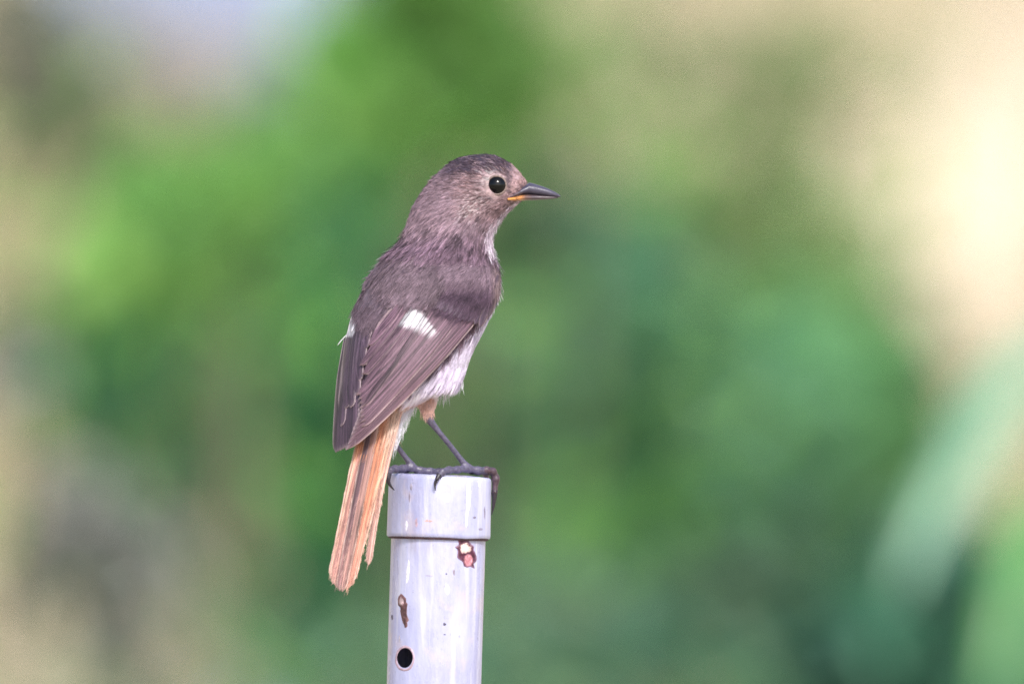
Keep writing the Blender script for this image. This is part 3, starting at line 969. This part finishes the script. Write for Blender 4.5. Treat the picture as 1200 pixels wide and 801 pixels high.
def make_plumage(n=120000, ncl=4200):
    from mathutils.kdtree import KDTree
    # tufts
    cpy, cth = body_samples(ncl)
    cpy = np.concatenate([cpy, rng.uniform(180.7, 275, 2600)]); cth = np.concatenate([cth, rng.uniform(-math.pi, math.pi, 2600)]); ncl = len(cpy)
    cx, cd, cp, cn = frame_at(cpy, cth)
    cdir = flow(cx, cpy, cp)
    cdir = unit(cdir + rng.normal(0, 0.16, cdir.shape))
    cdir = unit(cdir - cn * (cdir * cn).sum(1, keepdims=True))
    ctone = np.exp(rng.normal(0, 0.3, ncl))
    kd = KDTree(len(cp))
    for i, c in enumerate(cp): kd.insert(c, i)
    kd.balance()
    py, th = body_samples(n)
    px, d, p, nrm = frame_at(py, th)
    keep = (np.hypot(px - 582, py - 217) > 10.5) | (d > fC(py))
    keep &= ~((px > 598) & (py < 233.5) & (py > 230.5 - (px - 600) * 0.86))
    py, th, px, d, p, nrm = py[keep], th[keep], px[keep], d[keep], p[keep], nrm[keep]
    n = len(py)
    ci = np.array([kd.find(q)[1] for q in p])
    head = 1 - sstep(240, 280, py)
    under = sstep(-4, 6, py - wing_edge(px)) * sstep(300, 340, py)
    Lc = (1.9 + 2.6 * (1 - head) + 0.6 * under) * 0.001
    Lc *= np.where((px > 596) & (py < 240), 0.55, 1)
    Lc *= np.where(np.hypot(px - 582, py - 217) < 16, 0.5, 1)
    tipc = cp[ci] + cdir[ci] * (Lc * 1.1)[:, None]
    fd = flow(px, py, p) + rng.normal(0, 0.12, (n, 3))
    T = unit(unit(fd) * 0.45 + unit(tipc - p) * 0.75)
    T = unit(T - nrm * (T * nrm).sum(1, keepdims=True))
    L = Lc * rng.uniform(0.6, 1.2, n)
    stray = rng.random(n) < 0.045
    stray &= under < 0.5
    lift = np.where(stray, rng.uniform(0.35, 0.6, n), rng.uniform(0.10, 0.26, n)) * (1 - 0.6 * under)
    base = plumage_col(px + rng.normal(0, 2.0, n), py + rng.normal(0, 2.0, n), d)
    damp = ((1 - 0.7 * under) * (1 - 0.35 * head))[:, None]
    tone = (np.clip(ctone[ci], 0.5, 1.45) * np.exp(rng.normal(0, 0.2, n)))[:, None]
    # broad mottling
    mot = np.array([mnoise.fractal(Vector(q) * 190, 1.0, 2.0, 3) for q in p])[:, None]
    mot2 = np.array([mnoise.noise(Vector(q) * 700) for q in p])[:, None]
    base = base * tone ** damp * np.clip(1 + (0.65 * mot + 0.5 * mot2) * damp, 0.3, 1.5)
    W = rng.uniform(0.11, 0.20, n) * 0.001 * (1 + 0.5 * under)
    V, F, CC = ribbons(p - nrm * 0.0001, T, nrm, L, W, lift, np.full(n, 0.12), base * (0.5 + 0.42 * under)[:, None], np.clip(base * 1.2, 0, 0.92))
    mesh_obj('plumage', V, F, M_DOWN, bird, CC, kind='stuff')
make_plumage()

# thigh fluff, belly tufts and stray filaments
def tufts():
    R, T, L, C0 = [], [], [], []
    def add(px, py, y, dx, dyy, dz, l, col, n, spread=0.2, sp=3.0):
        for _ in range(n):
            R.append(P(px + rng.normal(0, sp), py + rng.normal(0, sp * 0.8), y + rng.normal(0, 3)))
            T.append(unit(np.array([dx, dyy, dz]) + rng.normal(0, spread, 3)))
            L.append(l * rng.uniform(0.6, 1.2)); C0.append(lin(col) * rng.uniform(0.8, 1.1))
    w_, bf = (228, 226, 236), (206, 166, 154)
    for px, py in [(538, 446), (531, 452), (523, 457), (514, 461)]:
        add(px, py, -12, -0.2, -0.2, -0.9, 0.0034, w_, 26, 0.2)
    for px, py in [(495, 462), (501, 466), (506, 468), (490, 466), (498, 474), (502, 477), (500, 481), (505, 480), (497, 480)]:
        add(px, py, -46, 0.06, -0.1, -1, 0.0028, bf, 55, 0.12, 1.9)
    for px, py in [(484, 470), (477, 478), (472, 488), (468, 498), (464, 508), (460, 516), (480, 462), (470, 476)]:
        add(px, py, -62 + (px - 460) * 0.6, -0.3, -0.15, -0.9, 0.0052, w_, 70, 0.14)
    for px, py in [(452, 500), (456, 508)]:
        add(px, py, -30, 0.1, 0, -1, 0.004, bf, 40, 0.15)
    R_, T_, L_, C_ = np.array(R), np.array(T), np.array(L), np.array(C0)
    Nn = unit(np.cross(T_, np.cross(np.tile([0.0, -1.0, 0.2], (len(T_), 1)), T_)))
    V, F, CC = ribbons(R_, T_, Nn, L_, np.full(len(R_), 0.00011), np.full(len(R_), 0.06), np.full(len(R_), 0.1), C_ * 0.85, C_)
    mesh_obj('belly_fluff', V, F, M_DOWN, bird, CC, kind='stuff')
tufts()

# ---- vaned feathers
BROWN, BROWN2, FRINGE = lin((110, 83, 95)), lin((82, 64, 77)), lin((224, 200, 200))
tcol_ref = [None]
def vane(name, base, tip, width, parent, bow=0.0, lift=(2, 2), col=BROWN, fringe=FRINGE, fr=0.5, surf=hull_y, split=0.5, colfn=None, round_=0.22, nl=30, na=9, edge_noise=0.05, start=0.5, camber=1.6, asym=0.0):
    b, t = np.array(base, float), np.array(tip, float)
    ax = t - b
    ln = np.hypot(*ax)
    perp = np.array([-ax[1], ax[0]]) / ln
    sd_ = random.random() * 50
    V, CC, UV, F = [], [], [], []
    for i in range(nl):
        s = i / (nl - 1)
        c = b + ax * s + perp * bow * 4 * s * (1 - s)
        wv = width * (start + (1 - start) * min(1, s / 0.35))
        if s > 1 - round_:
            wv *= max(0.0, 1 - ((s - 1 + round_) / round_) ** 1.9) ** 0.8 * 0.95 + 0.05
        for j in range(na):
            e = j / (na - 1)
            k = (e - split)
            if asym and k > 0 and s > 1 - asym:
                k *= max(0.02, 1 - ((s - 1 + asym) / asym) ** 1.25)
            jit = 1 + (edge_noise * mnoise.noise(Vector((s * 14, sd_, e * 2))) if j in (0, na - 1) else 0)
            q = c + perp * k * wv * jit
            side = abs(k) / (split if k < 0 else 1 - split + 1e-6)
            y = surf(q[0], q[1]) - (lift[0] * (1 - s) + lift[1] * s) + camber * side ** 2 + 0.25 * mnoise.noise(Vector((s * 6, sd_, e * 3)))
            V.append(P(q[0], q[1], y))
            UV.append((e, s))
            cc = np.array(col) * (1 + 0.10 * mnoise.noise(Vector((s * 3, sd_, e * 4))))
            if colfn is not None:
                cc = colfn(q[0], q[1], s, e, cc)
            ff = sstep(0.62, 0.98, side) * fr * (0.75 + 0.4 * mnoise.noise(Vector((s * 5, sd_, 3 + e))))
            ff = max(float(ff), float(sstep(0.96, 1.0, s)) * fr * 0.5)
            cc = cc * (1 - 0.42 * float(sstep(-0.08, 0.3, k))) if colfn is not tcol_ref[0] else cc  # dusky inner web; the darkening also paints shade between overlapping feathers
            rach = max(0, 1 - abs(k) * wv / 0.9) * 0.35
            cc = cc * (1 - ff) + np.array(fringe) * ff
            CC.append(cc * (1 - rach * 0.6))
    for i in range(nl - 1):
        for j in range(na - 1):
            q = i * na + j
            F.append((q, q + 1, q + na + 1, q + na))
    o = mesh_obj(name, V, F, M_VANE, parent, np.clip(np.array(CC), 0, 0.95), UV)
    return o

def down_patch(name, parent, pts_fn, n, lift_px, Lmm, colfn, dirv, wmm=0.16):
    """strands rooted on the wing hull"""
    px, py = pts_fn(n)
    px = np.clip(px, gL(py) + 1.5, gR(py) - 2)
    lift_px = lift_px(px, py) if callable(lift_px) else lift_px
    R = P(px, py, hull_y(px, py) - lift_px)
    e = 0.7
    du = P(px + e, py, hull_y(px + e, py)) - P(px - e, py, hull_y(px - e, py))
    dv = P(px, py + e, hull_y(px, py + e)) - P(px, py - e, hull_y(px, py - e))
    nr = unit(np.cross(du, dv)); nr *= np.where(nr[:, 1:2] > 0, -1, 1)
    ang = np.array([mnoise.noise(Vector((a * 0.08, b * 0.08, 4))) for a, b in zip(px, py)])
    T = unit(np.asarray(dirv)[None] + rng.normal(0, 0.10, (len(px), 3)) + np.stack([ang, 0 * ang, -ang], -1) * 0.16)
    T = unit(T - nr * (T * nr).sum(1, keepdims=True))
    c = colfn(px, py) * np.exp(rng.normal(0, 0.22, (len(px), 1)))
    mot = np.array([mnoise.fractal(Vector((a * 0.05, b * 0.05, 1)), 1.0, 2.0, 3) for a, b in zip(px, py)])[:, None]
    mot2 = np.array([mnoise.noise(Vector((a * 0.19, b * 0.12, 8))) for a, b in zip(px, py)])[:, None]
    mot3 = np.array([mnoise.noise(Vector((a * 0.5, b * 0.22, 5))) for a, b in zip(px, py)])[:, None]
    c = c * np.clip(1 + 0.35 * mot + 0.35 * mot2 + 0.35 * mot3, 0.35, 1.9)
    L = Lmm * 0.001 * rng.uniform(0.6, 1.25, len(px))
    V, F, CC = ribbons(R, T, nr, L, rng.uniform(0.7, 1.25, len(px)) * wmm * 0.001, rng.uniform(0.05, 0.16, len(px)), np.full(len(px), 0.1), c * 0.62, np.clip(c * 1.2, 0, 0.95))
    return mesh_obj(name, V, F, M_DOWN, parent, CC)

def in_poly(px, py, poly):
    poly = np.asarray(poly, float)
    ins = np.zeros(len(px), bool)
    j = len(poly) - 1
    for i in range(len(poly)):
        xi, yi = poly[i]; xj, yj = poly[j]
        ins ^= ((yi > py) != (yj > py)) & (px < (xj - xi) * (py - yi) / (yj - yi + 1e-9) + xi)
        j = i
    return ins
def poly_pts(poly):
    p = np.asarray(poly, float)
    def f(n):
        x = rng.uniform(p[:, 0].min(), p[:, 0].max(), n * 4); y = rng.uniform(p[:, 1].min(), p[:, 1].max(), n * 4)
        k = in_poly(x, y, p)
        x, y = x[k][:n], y[k][:n]
        return x + rng.normal(0, 3.2, len(x)), y + rng.normal(0, 3.2, len(y))
    return f

WHITE = lin((244, 238, 242))
def speculum(px, py, s, e, c):
    # white bases of the inner flight feathers: a blunt patch that breaks into streaks to the right
    a = -0.62 * (px - 486) + 0.78 * (py - 377)
    q = 0.78 * (px - 486) + 0.62 * (py - 377)
    if q < -19 or q > 30:
        return c
    f = float(np.interp(q, [-19, 30], [0, 1]))
    jag = 3.5 * mnoise.noise(Vector((q * 0.55, 3.3, 0)))
    top = -17.5 + 11 * f + 0.4 * jag
    bot = 15.5 - 13.5 * f + jag
    k = float(sstep(top - 2, top + 2, a) * (1 - sstep(bot - 5 - 5 * f, bot + 3, a)))
    k *= 1 - f * 0.3
    pulse = 0.5 + 0.5 * math.cos(q * 2 * math.pi / 5.6 + 1.0 + 2.2 * mnoise.noise(Vector((q * 0.12, a * 0.02, 6))))
    k *= 1 - min(0.9, max(0.0, f - 0.34) * 2.0) * pulse ** 1.4 - 0.05 * pulse
    k *= float(sstep(-19, -15, q))
    return c * (1 - k) + WHITE * k * (0.93 + 0.07 * mnoise.noise(Vector((q, a * 0.3, 1))))

# near (right) wing
cov_poly = [(472, 318), (500, 300), (548, 296), (574, 302), (584, 318), (584, 338), (574, 352), (558, 364), (543, 369), (530, 367), (516, 362), (500, 358), (486, 356), (476, 345)]
def cov_col(px, py):
    a = sstep(318, 345, py)[:, None]
    c = lin((122, 102, 112)) * (1 - a) + lin((74, 57, 70)) * a
    ed = sstep(574, 584, px)[:, None]
    return c * (1 - ed * 0.5) + lin((160, 136, 132)) * ed * 0.5
wing = down_patch('wing', bird, poly_pts(cov_poly), 17000, lambda px, py: -1.0 + 6.8 * sstep(0, 34, py - np.interp(px, [470, 500, 548, 586], [318, 304, 296, 306])), 3.4, cov_col, (-0.62, -0.2, -0.76), 0.13)
def lerp(a, b, f): return (a[0] + (b[0] - a[0]) * f, a[1] + (b[1] - a[1]) * f)
def tn(c, a=0.9, b=0.22): return c * (a + b * random.random())
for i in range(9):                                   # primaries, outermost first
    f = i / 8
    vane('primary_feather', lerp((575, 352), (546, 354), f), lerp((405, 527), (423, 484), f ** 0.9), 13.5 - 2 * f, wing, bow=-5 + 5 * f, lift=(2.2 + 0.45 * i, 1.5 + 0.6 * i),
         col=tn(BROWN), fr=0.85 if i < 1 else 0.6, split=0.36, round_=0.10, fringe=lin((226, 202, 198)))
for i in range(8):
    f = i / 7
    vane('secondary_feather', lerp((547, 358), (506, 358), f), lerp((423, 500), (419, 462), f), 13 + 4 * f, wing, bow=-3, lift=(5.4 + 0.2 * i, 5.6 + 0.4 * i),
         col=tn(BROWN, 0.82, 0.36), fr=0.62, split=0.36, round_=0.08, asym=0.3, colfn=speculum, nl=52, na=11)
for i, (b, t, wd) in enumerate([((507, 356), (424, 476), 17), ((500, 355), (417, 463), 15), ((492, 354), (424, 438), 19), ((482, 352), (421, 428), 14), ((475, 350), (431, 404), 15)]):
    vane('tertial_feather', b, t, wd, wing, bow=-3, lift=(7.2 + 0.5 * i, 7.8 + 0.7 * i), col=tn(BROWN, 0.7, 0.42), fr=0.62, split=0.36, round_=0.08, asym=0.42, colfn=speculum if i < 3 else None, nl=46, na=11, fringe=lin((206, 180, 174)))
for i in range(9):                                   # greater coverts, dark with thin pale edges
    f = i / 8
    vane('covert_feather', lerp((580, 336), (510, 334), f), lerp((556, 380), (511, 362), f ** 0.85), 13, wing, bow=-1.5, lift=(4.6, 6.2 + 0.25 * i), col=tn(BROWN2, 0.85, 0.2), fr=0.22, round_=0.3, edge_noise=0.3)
for b, t in [((584, 322), (572, 372)), ((583, 330), (562, 384))]:
    vane('alula_feather', b, t, 9, wing, lift=(5.0, 8.4), col=BROWN2, fr=0.55, fringe=lin((190, 164, 158)))
# scapulars hang over the tertial bases, loose and dark-centred
for k in range(30):
    f = k / 29
    b = (442 + 54 * f + random.gauss(0, 3), 312 + 26 * random.random() + 8 * f)
    vane('scapular_feather', b, (b[0] - 15 - 7 * random.random(), b[1] + 27 + 10 * random.random() - 8 * f), 8.5, wing, lift=(4.5, 9.0), col=tn(lin((104, 86, 94)), 0.7, 0.5), fr=0.3, round_=0.5, nl=16, na=7, edge_noise=0.5, fringe=lin((138, 118, 122)))
scap_poly = [(438, 318), (452, 300), (500, 300), (520, 330), (512, 352), (488, 356), (470, 352), (452, 348), (438, 336)]
scd = down_patch('scapular_down', wing, poly_pts(scap_poly), 5200, lambda px, py: 1.0 + 9.0 * sstep(304, 340, py), 3.4, lambda px, py: lin((120, 101, 110)) * (1 - 0.42 * (sstep(484, 514, px) * sstep(322, 344, py)))[:, None], (-0.42, -0.25, -0.87), 0.13)
scd['kind'] = 'stuff'

def spec2(px, py, s, e, c):
    if in_poly(np.array([px]), np.array([py]), [(411, 364), (421, 360), (421, 370), (418, 380), (414, 393), (404, 396), (406, 376)])[0]:
        return WHITE
    return c
# far (left) wing
lw_poly = [(424, 330), (446, 322), (456, 345), (450, 372), (436, 384), (420, 374), (416, 352)]
wing2 = down_patch('wing', bird, poly_pts(lw_poly), 4200, lambda px, py: 0.0 + 6.0 * sstep(326, 352, py), 3.6, lambda px, py: np.tile(lin((104, 87, 97)), (len(px), 1)), (-0.35, -0.25, -0.85), 0.13)
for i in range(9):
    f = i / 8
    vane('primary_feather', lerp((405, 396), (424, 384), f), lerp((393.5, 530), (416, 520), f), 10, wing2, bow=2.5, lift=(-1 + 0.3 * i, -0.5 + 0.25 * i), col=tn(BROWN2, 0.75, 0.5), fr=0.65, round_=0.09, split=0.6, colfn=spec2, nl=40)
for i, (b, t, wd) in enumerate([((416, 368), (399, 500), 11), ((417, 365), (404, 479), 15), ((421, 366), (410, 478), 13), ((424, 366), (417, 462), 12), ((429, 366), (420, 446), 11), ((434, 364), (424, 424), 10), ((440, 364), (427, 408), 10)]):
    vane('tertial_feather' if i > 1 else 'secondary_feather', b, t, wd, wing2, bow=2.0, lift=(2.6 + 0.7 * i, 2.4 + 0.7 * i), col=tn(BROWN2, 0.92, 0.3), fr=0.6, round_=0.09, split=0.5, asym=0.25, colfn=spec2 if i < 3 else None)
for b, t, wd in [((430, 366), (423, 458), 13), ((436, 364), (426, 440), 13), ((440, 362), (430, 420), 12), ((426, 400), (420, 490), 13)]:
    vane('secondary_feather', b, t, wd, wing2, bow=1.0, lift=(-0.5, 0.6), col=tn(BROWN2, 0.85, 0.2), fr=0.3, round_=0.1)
for b, t in [((425, 346), (411, 389)), ((428, 344), (414, 378)), ((434, 346), (420, 384)), ((441, 348), (428, 386))]:
    vane('covert_feather', b, t, 8, wing2, lift=(3.0, 5.8), col=tn(BROWN2, 0.95, 0.25), fr=0.4, round_=0.35, colfn=spec2, edge_noise=0.3)
# a loose filament sticking out at the far wing
vane('loose_filament', (411, 388), (395, 405), 0.9, wing2, bow=0.8, lift=(1, 0), col=lin((220, 214, 220)), fr=0.2, nl=10, na=3, camber=0)

# ---- tail
def tail_y(px, py):
    s = (np.asarray(py, float) - 480) / 210
    return -66 - 52 * s - 0.0 * px
ORANGE, ORANGE2, TBROWN, CREAM = lin((194, 124, 94)), lin((184, 130, 118)), lin((92, 66, 72)), lin((236, 206, 192))
def tail_base_pts(n):
    return poly_pts([(430, 470), (470, 470), (464, 500), (448, 520), (424, 520)])(n)
px_, py_ = tail_base_pts(420)
R_ = P(px_, py_ - 8, tail_y(px_, py_) + 1)
T_ = unit(np.array([-0.22, -0.30, -0.93]) + rng.normal(0, 0.05, (len(px_), 3)))
N_ = unit(np.cross(T_, np.cross(np.tile([0.0, -1.0, 0.1], (len(T_), 1)), T_)))
c_fix = 0.85
fx = np.clip((px_ - 446 - (500 - py_) * 0.25) / 14, 0, 1)[:, None]
c_ = c_fix * (lin((210, 142, 100)) * (1 - fx) + lin((222, 192, 176)) * fx) * np.exp(rng.normal(0, 0.18, (len(px_), 1)))
V_, F_, CC_ = ribbons(R_, T_, N_, rng.uniform(0.004, 0.011, len(px_)), np.full(len(px_), 0.00018), np.full(len(px_), 0.06), np.full(len(px_), 0.05), c_ * 0.9, np.clip(c_ * 1.08, 0, 0.9))
tail = mesh_obj('tail', V_, F_, M_DOWN, bird, CC_)
def tcol(px, py, s, e, c):
    g = float(sstep(0.45, 0.95, s))
    c = c * (1 - 0.45 * g) + lin((186, 136, 128)) * 0.45 * g
    st = mnoise.noise(Vector((e * 7 + px * 0.02, s * 1.5, c[0] * 30)))
    st2 = mnoise.noise(Vector((e * 17 + px * 0.02, s * 2.5, c[0] * 50)))
    return c * 0.90 * max(0.25, 1 + 0.5 * st + 0.8 * st2)
tcol_ref[0] = tcol
TF = [ # base, tip, width, lift, colour, fringe strength (lowest first)
    ((470, 478), (431.5, 662), 8, 0.0, lin((206, 160, 146)), 0.75),
    ((467, 476), (440, 604), 6, 0.9, lin((204, 150, 128)), 0.75),
    ((463, 476), (416, 664), 11, 1.6, lin((216, 168, 140)), 0.6),
    ((458, 474), (412, 682), 10, 2.4, ORANGE, 0.6),
    ((431, 474), (388, 677), 9, 1.4, lin((214, 166, 144)), 0.8),
    ((435, 474), (390, 684), 10, 2.2, ORANGE2, 0.7),
    ((440, 474), (394, 688), 11, 3.0, ORANGE2, 0.7),
    ((455, 474), (409, 688), 10, 3.2, ORANGE, 0.7),
    ((453, 474), (406, 691), 10, 4.0, ORANGE * 0.92, 0.6),
    ((448, 474), (403, 690), 8, 4.6, lin((150, 106, 92)), 0.7),
    ((440, 474), (398, 692), 11, 5.4, TBROWN, 0.55),
    ((445, 474), (401, 693), 9, 6.2, lin((148, 110, 102)), 0.6),
]
for b, t, wd, lf, c, fr in TF:
    vane('tail_feather', b, t, wd, tail, bow=4.0 if lf < 1.0 else random.uniform(-1.0, 1.0), lift=(lf, lf), col=c, fringe=CREAM, fr=fr, surf=tail_y, round_=0.3 if t == (416, 664) else 0.06, start=0.75, colfn=tcol, edge_noise=0.16, nl=60, na=13)

# loose barbs fray the edges and tips of the tail feathers
def fray():
    R, T, L, C0 = [], [], [], []
    for b, t, wd, lf, c, fr in TF:
        b_, t_ = np.array(b, float), np.array(t, float)
        ax = (t_ - b_) / np.hypot(*(t_ - b_))
        pp = np.array([-ax[1], ax[0]])
        for _ in range(30):
            s_ = rng.uniform(0.3, 1.0) ** 0.6
            sg = rng.choice([-1, 1])
            e = sg * wd * (0.48 if s_ < 0.93 else 0.48 * rng.random())
            q = b_ + (t_ - b_) * s_ + pp * (e + (4.0 if lf < 1.0 else 0.0) * 4 * s_ * (1 - s_))
            d = ax + pp * sg * rng.uniform(-0.1, 0.32)
            d /= np.hypot(*d)
            R.append(P(q[0], q[1], tail_y(q[0], q[1]) - lf - 1.2))
            T.append(unit(np.array([d[0], -0.25, -d[1]]) + rng.normal(0, 0.04, 3)))
            L.append(rng.uniform(0.0008, 0.0022)); C0.append((CREAM * 0.4 + np.array(c) * 0.6) * rng.uniform(0.6, 1.1))
    R, T, L, C0 = map(np.array, (R, T, L, C0))
    Nn = unit(np.cross(T, np.cross(np.tile([0.0, -1.0, 0.1], (len(T), 1)), T)))
    V, F, CC = ribbons(R, T, Nn, L, np.full(len(R), 0.00011), np.zeros(len(R)), rng.normal(0, 0.1, len(R)), C0, C0)
    mesh_obj('loose_barbs', V, F, M_DOWN, tail, CC, kind='stuff')
fray()

# ---- eye
def sphere_at(name, px, py, y, r, mat, parent=bird, sq=(1, 1, 1)):
    bm = bmesh.new()
    bmesh.ops.create_uvsphere(bm, u_segments=32, v_segments=20, radius=1)
    V = np.array([v.co[:] for v in bm.verts]) * np.array(sq) * r * S
    F = [tuple(v.index for v in f.verts) for f in bm.faces]
    bm.free()
    c = P(px, py, y)
    return mesh_obj(name, V + c, F, mat, parent)
M_EYE = m_simple('eye_gloss', (0.003, 0.003, 0.003), 0.12, 0.3, 0.0)
hy = lambda px, py: float(fC(py) - fB(py) * math.sqrt(max(0.0, 1 - ((px - (fL(py) + fR(py)) / 2) / ((fR(py) - fL(py)) / 2)) ** 2)))
ey = hy(582, 217)
sphere_at('eye', 582, 217, ey + 5.0, 11.6, M_EYE)
# eyelid ring
def eye_ring():
    pts = []
    V, F = [], []
    seg, ns = 40, 8
    for j in range(seg):
        th = 2 * math.pi * j / seg
        for k in range(ns):
            ph = 2 * math.pi * k / ns
            rr = 10.9 + 1.4 * math.cos(ph)
            V.append(P(582 + rr * math.cos(th), 217 + rr * math.sin(th), ey - 0.3 + 1.7 * math.sin(ph) + 2.0 * abs(math.cos(th))))
    for j in range(seg):
        for k in range(ns):
            F.append((j * ns + k, ((j + 1) % seg) * ns + k, ((j + 1) % seg) * ns + (k + 1) % ns, j * ns + (k + 1) % ns))
    mesh_obj('eyelid', V, F, m_simple('eyelid_skin', tuple(lin((128, 110, 104))), 0.7, noise_scale=2500, lo=0.6, hi=1.3), bird)
eye_ring()

# ---- bill
def bill_half(name, xs, top, bot, half, col, power=1.0):
    seg = 20
    V, CC, F = [], [], []
    for i, x in enumerate(xs):
        zt, zb, h = top[i], bot[i], half[i]
        for j in range(seg):
            th = 2 * math.pi * j / seg
            ct, st = math.cos(th), math.sin(th)
            py = (zt + zb) / 2 - (zb - zt) / 2 * math.copysign(abs(st) ** 0.9, st)
            y = 94 - (x - 600) * 0.10 + h * math.copysign(abs(ct) ** 0.8, ct)
            V.append(P(x, py, y))
            CC.append(col(x, py))
    n = len(xs)
    for i in range(n - 1):
        for j in range(seg):
            F.append((i * seg + j, i * seg + (j + 1) % seg, (i + 1) * seg + (j + 1) % seg, (i + 1) * seg + j))
    F.append(tuple(range(seg))); F.append(tuple((n - 1) * seg + j for j in range(seg - 1, -1, -1)))
    return mesh_obj(name, V, F, m_attr(name + '_horn', 0.3, 1800), bird, np.array(CC))
horn, horn2, gape = lin((70, 66, 82)), lin((78, 66, 72)), lin((226, 152, 80))
xs = np.array([598, 606, 613, 620, 628, 636, 644, 650, 654, 656.8])
up = lambda x, py: horn * (1 - 0.5 * sstep(612, 600, x)) + lin((120, 96, 90)) * 0.5 * float(1 - sstep(600, 612, x))
bill_half('upper_mandible', xs, [230.0, 225.0, 218.5, 213.8, 215.8, 218.4, 221.6, 224.6, 227.0, 229.2], [231.4, 229.2, 228.0, 227.8, 228.4, 229.2, 230.0, 230.6, 231.0, 231.0], [26, 22, 17.5, 13.5, 10.5, 8.4, 6.6, 4.8, 3.2, 1.4], up)
def low(x, py):
    f = float(1 - sstep(604, 619, x))
    return gape * f + horn2 * (1 - f)
xs2 = np.array([595, 602, 609, 616, 624, 632, 640, 648, 654])
bill_half('lower_mandible', xs2, [231.2, 229.6, 228.2, 227.6, 227.8, 228.4, 229.2, 230.0, 230.6], [235.6, 235.8, 235.4, 235.0, 234.8, 234.4, 233.8, 233.0, 232.0], [27.5, 24, 19.5, 15.5, 11.5, 8.6, 6.4, 4.4, 2.2], low)
sphere_at('nostril', 623.5, 220.3, 94 - 2.3 - 10.6, 1.8, m_simple('nostril_dark', (0.05, 0.035, 0.03), 0.6), sq=(1.5, 0.5, 0.9))

# rictal bristles
def bristles():
    R, T, L = [], [], []
    for _ in range(26):
        px, py = rng.uniform(600, 614), rng.uniform(214, 236)
        R.append(P(px, py, hy(min(px, 612), min(py, 232)) - 1)); T.append(unit(np.array([0.8, -0.3, rng.normal(0.0, 0.4)]))); L.append(rng.uniform(0.0015, 0.0032))
    R, T, L = map(np.array, (R, T, L))
    Nn = unit(np.cross(T, np.cross(np.tile([0.0, -1.0, 0.1], (len(T), 1)), T)))
    c = np.tile(lin((70, 58, 58)), (len(R), 1))
    V, F, CC = ribbons(R, T, Nn, L, np.full(len(R), 0.00009), np.full(len(R), 0.1), np.full(len(R), 0.1), c, c)
    mesh_obj('bristles', V, F, M_DOWN, bird, CC, kind='stuff')
bristles()

# ---- claws
M_CLAW = m_simple('claw_horn', tuple(lin((44, 38, 46))), 0.35, noise_scale=2500, lo=0.7, hi=1.3)
for pts, r0 in [
        ([(514.8, 556, -62), (511.5, 562, -65), (509.8, 568, -65.5), (510.2, 574.5, -62.5)], 3.4),
        ([(579.8, 574, -5), (579.2, 584, -5), (578, 594, -5), (576, 603, -5)], 3.8),
        ([(579, 560, 16), (578.5, 568, 17), (577, 576, 18), (574.6, 583, 18)], 2.4),
        ([(570, 558, 46), (570.5, 564, 48), (569, 572, 48)], 2.3),
        ([(455, 555, -44), (454.8, 562, -46), (457, 568, -46), (462, 574, -43)], 4.2),
        ([(522, 552.5, 1), (528, 551.5, 5), (533, 553.5, 8)], 2.2),
        ([(503, 552, 30), (508, 551, 38), (511, 554, 44)], 2.2),
        ([(466, 551.5, 26), (462, 551, 34), (460, 554, 39)], 2.2)]:
    q, rr = smooth_chain(pts, np.linspace(r0, 0.5, len(pts)), 5)
    V, F = toe_chain(q, rr, 10)
    mesh_obj('claw', V, F, M_CLAW, bird)
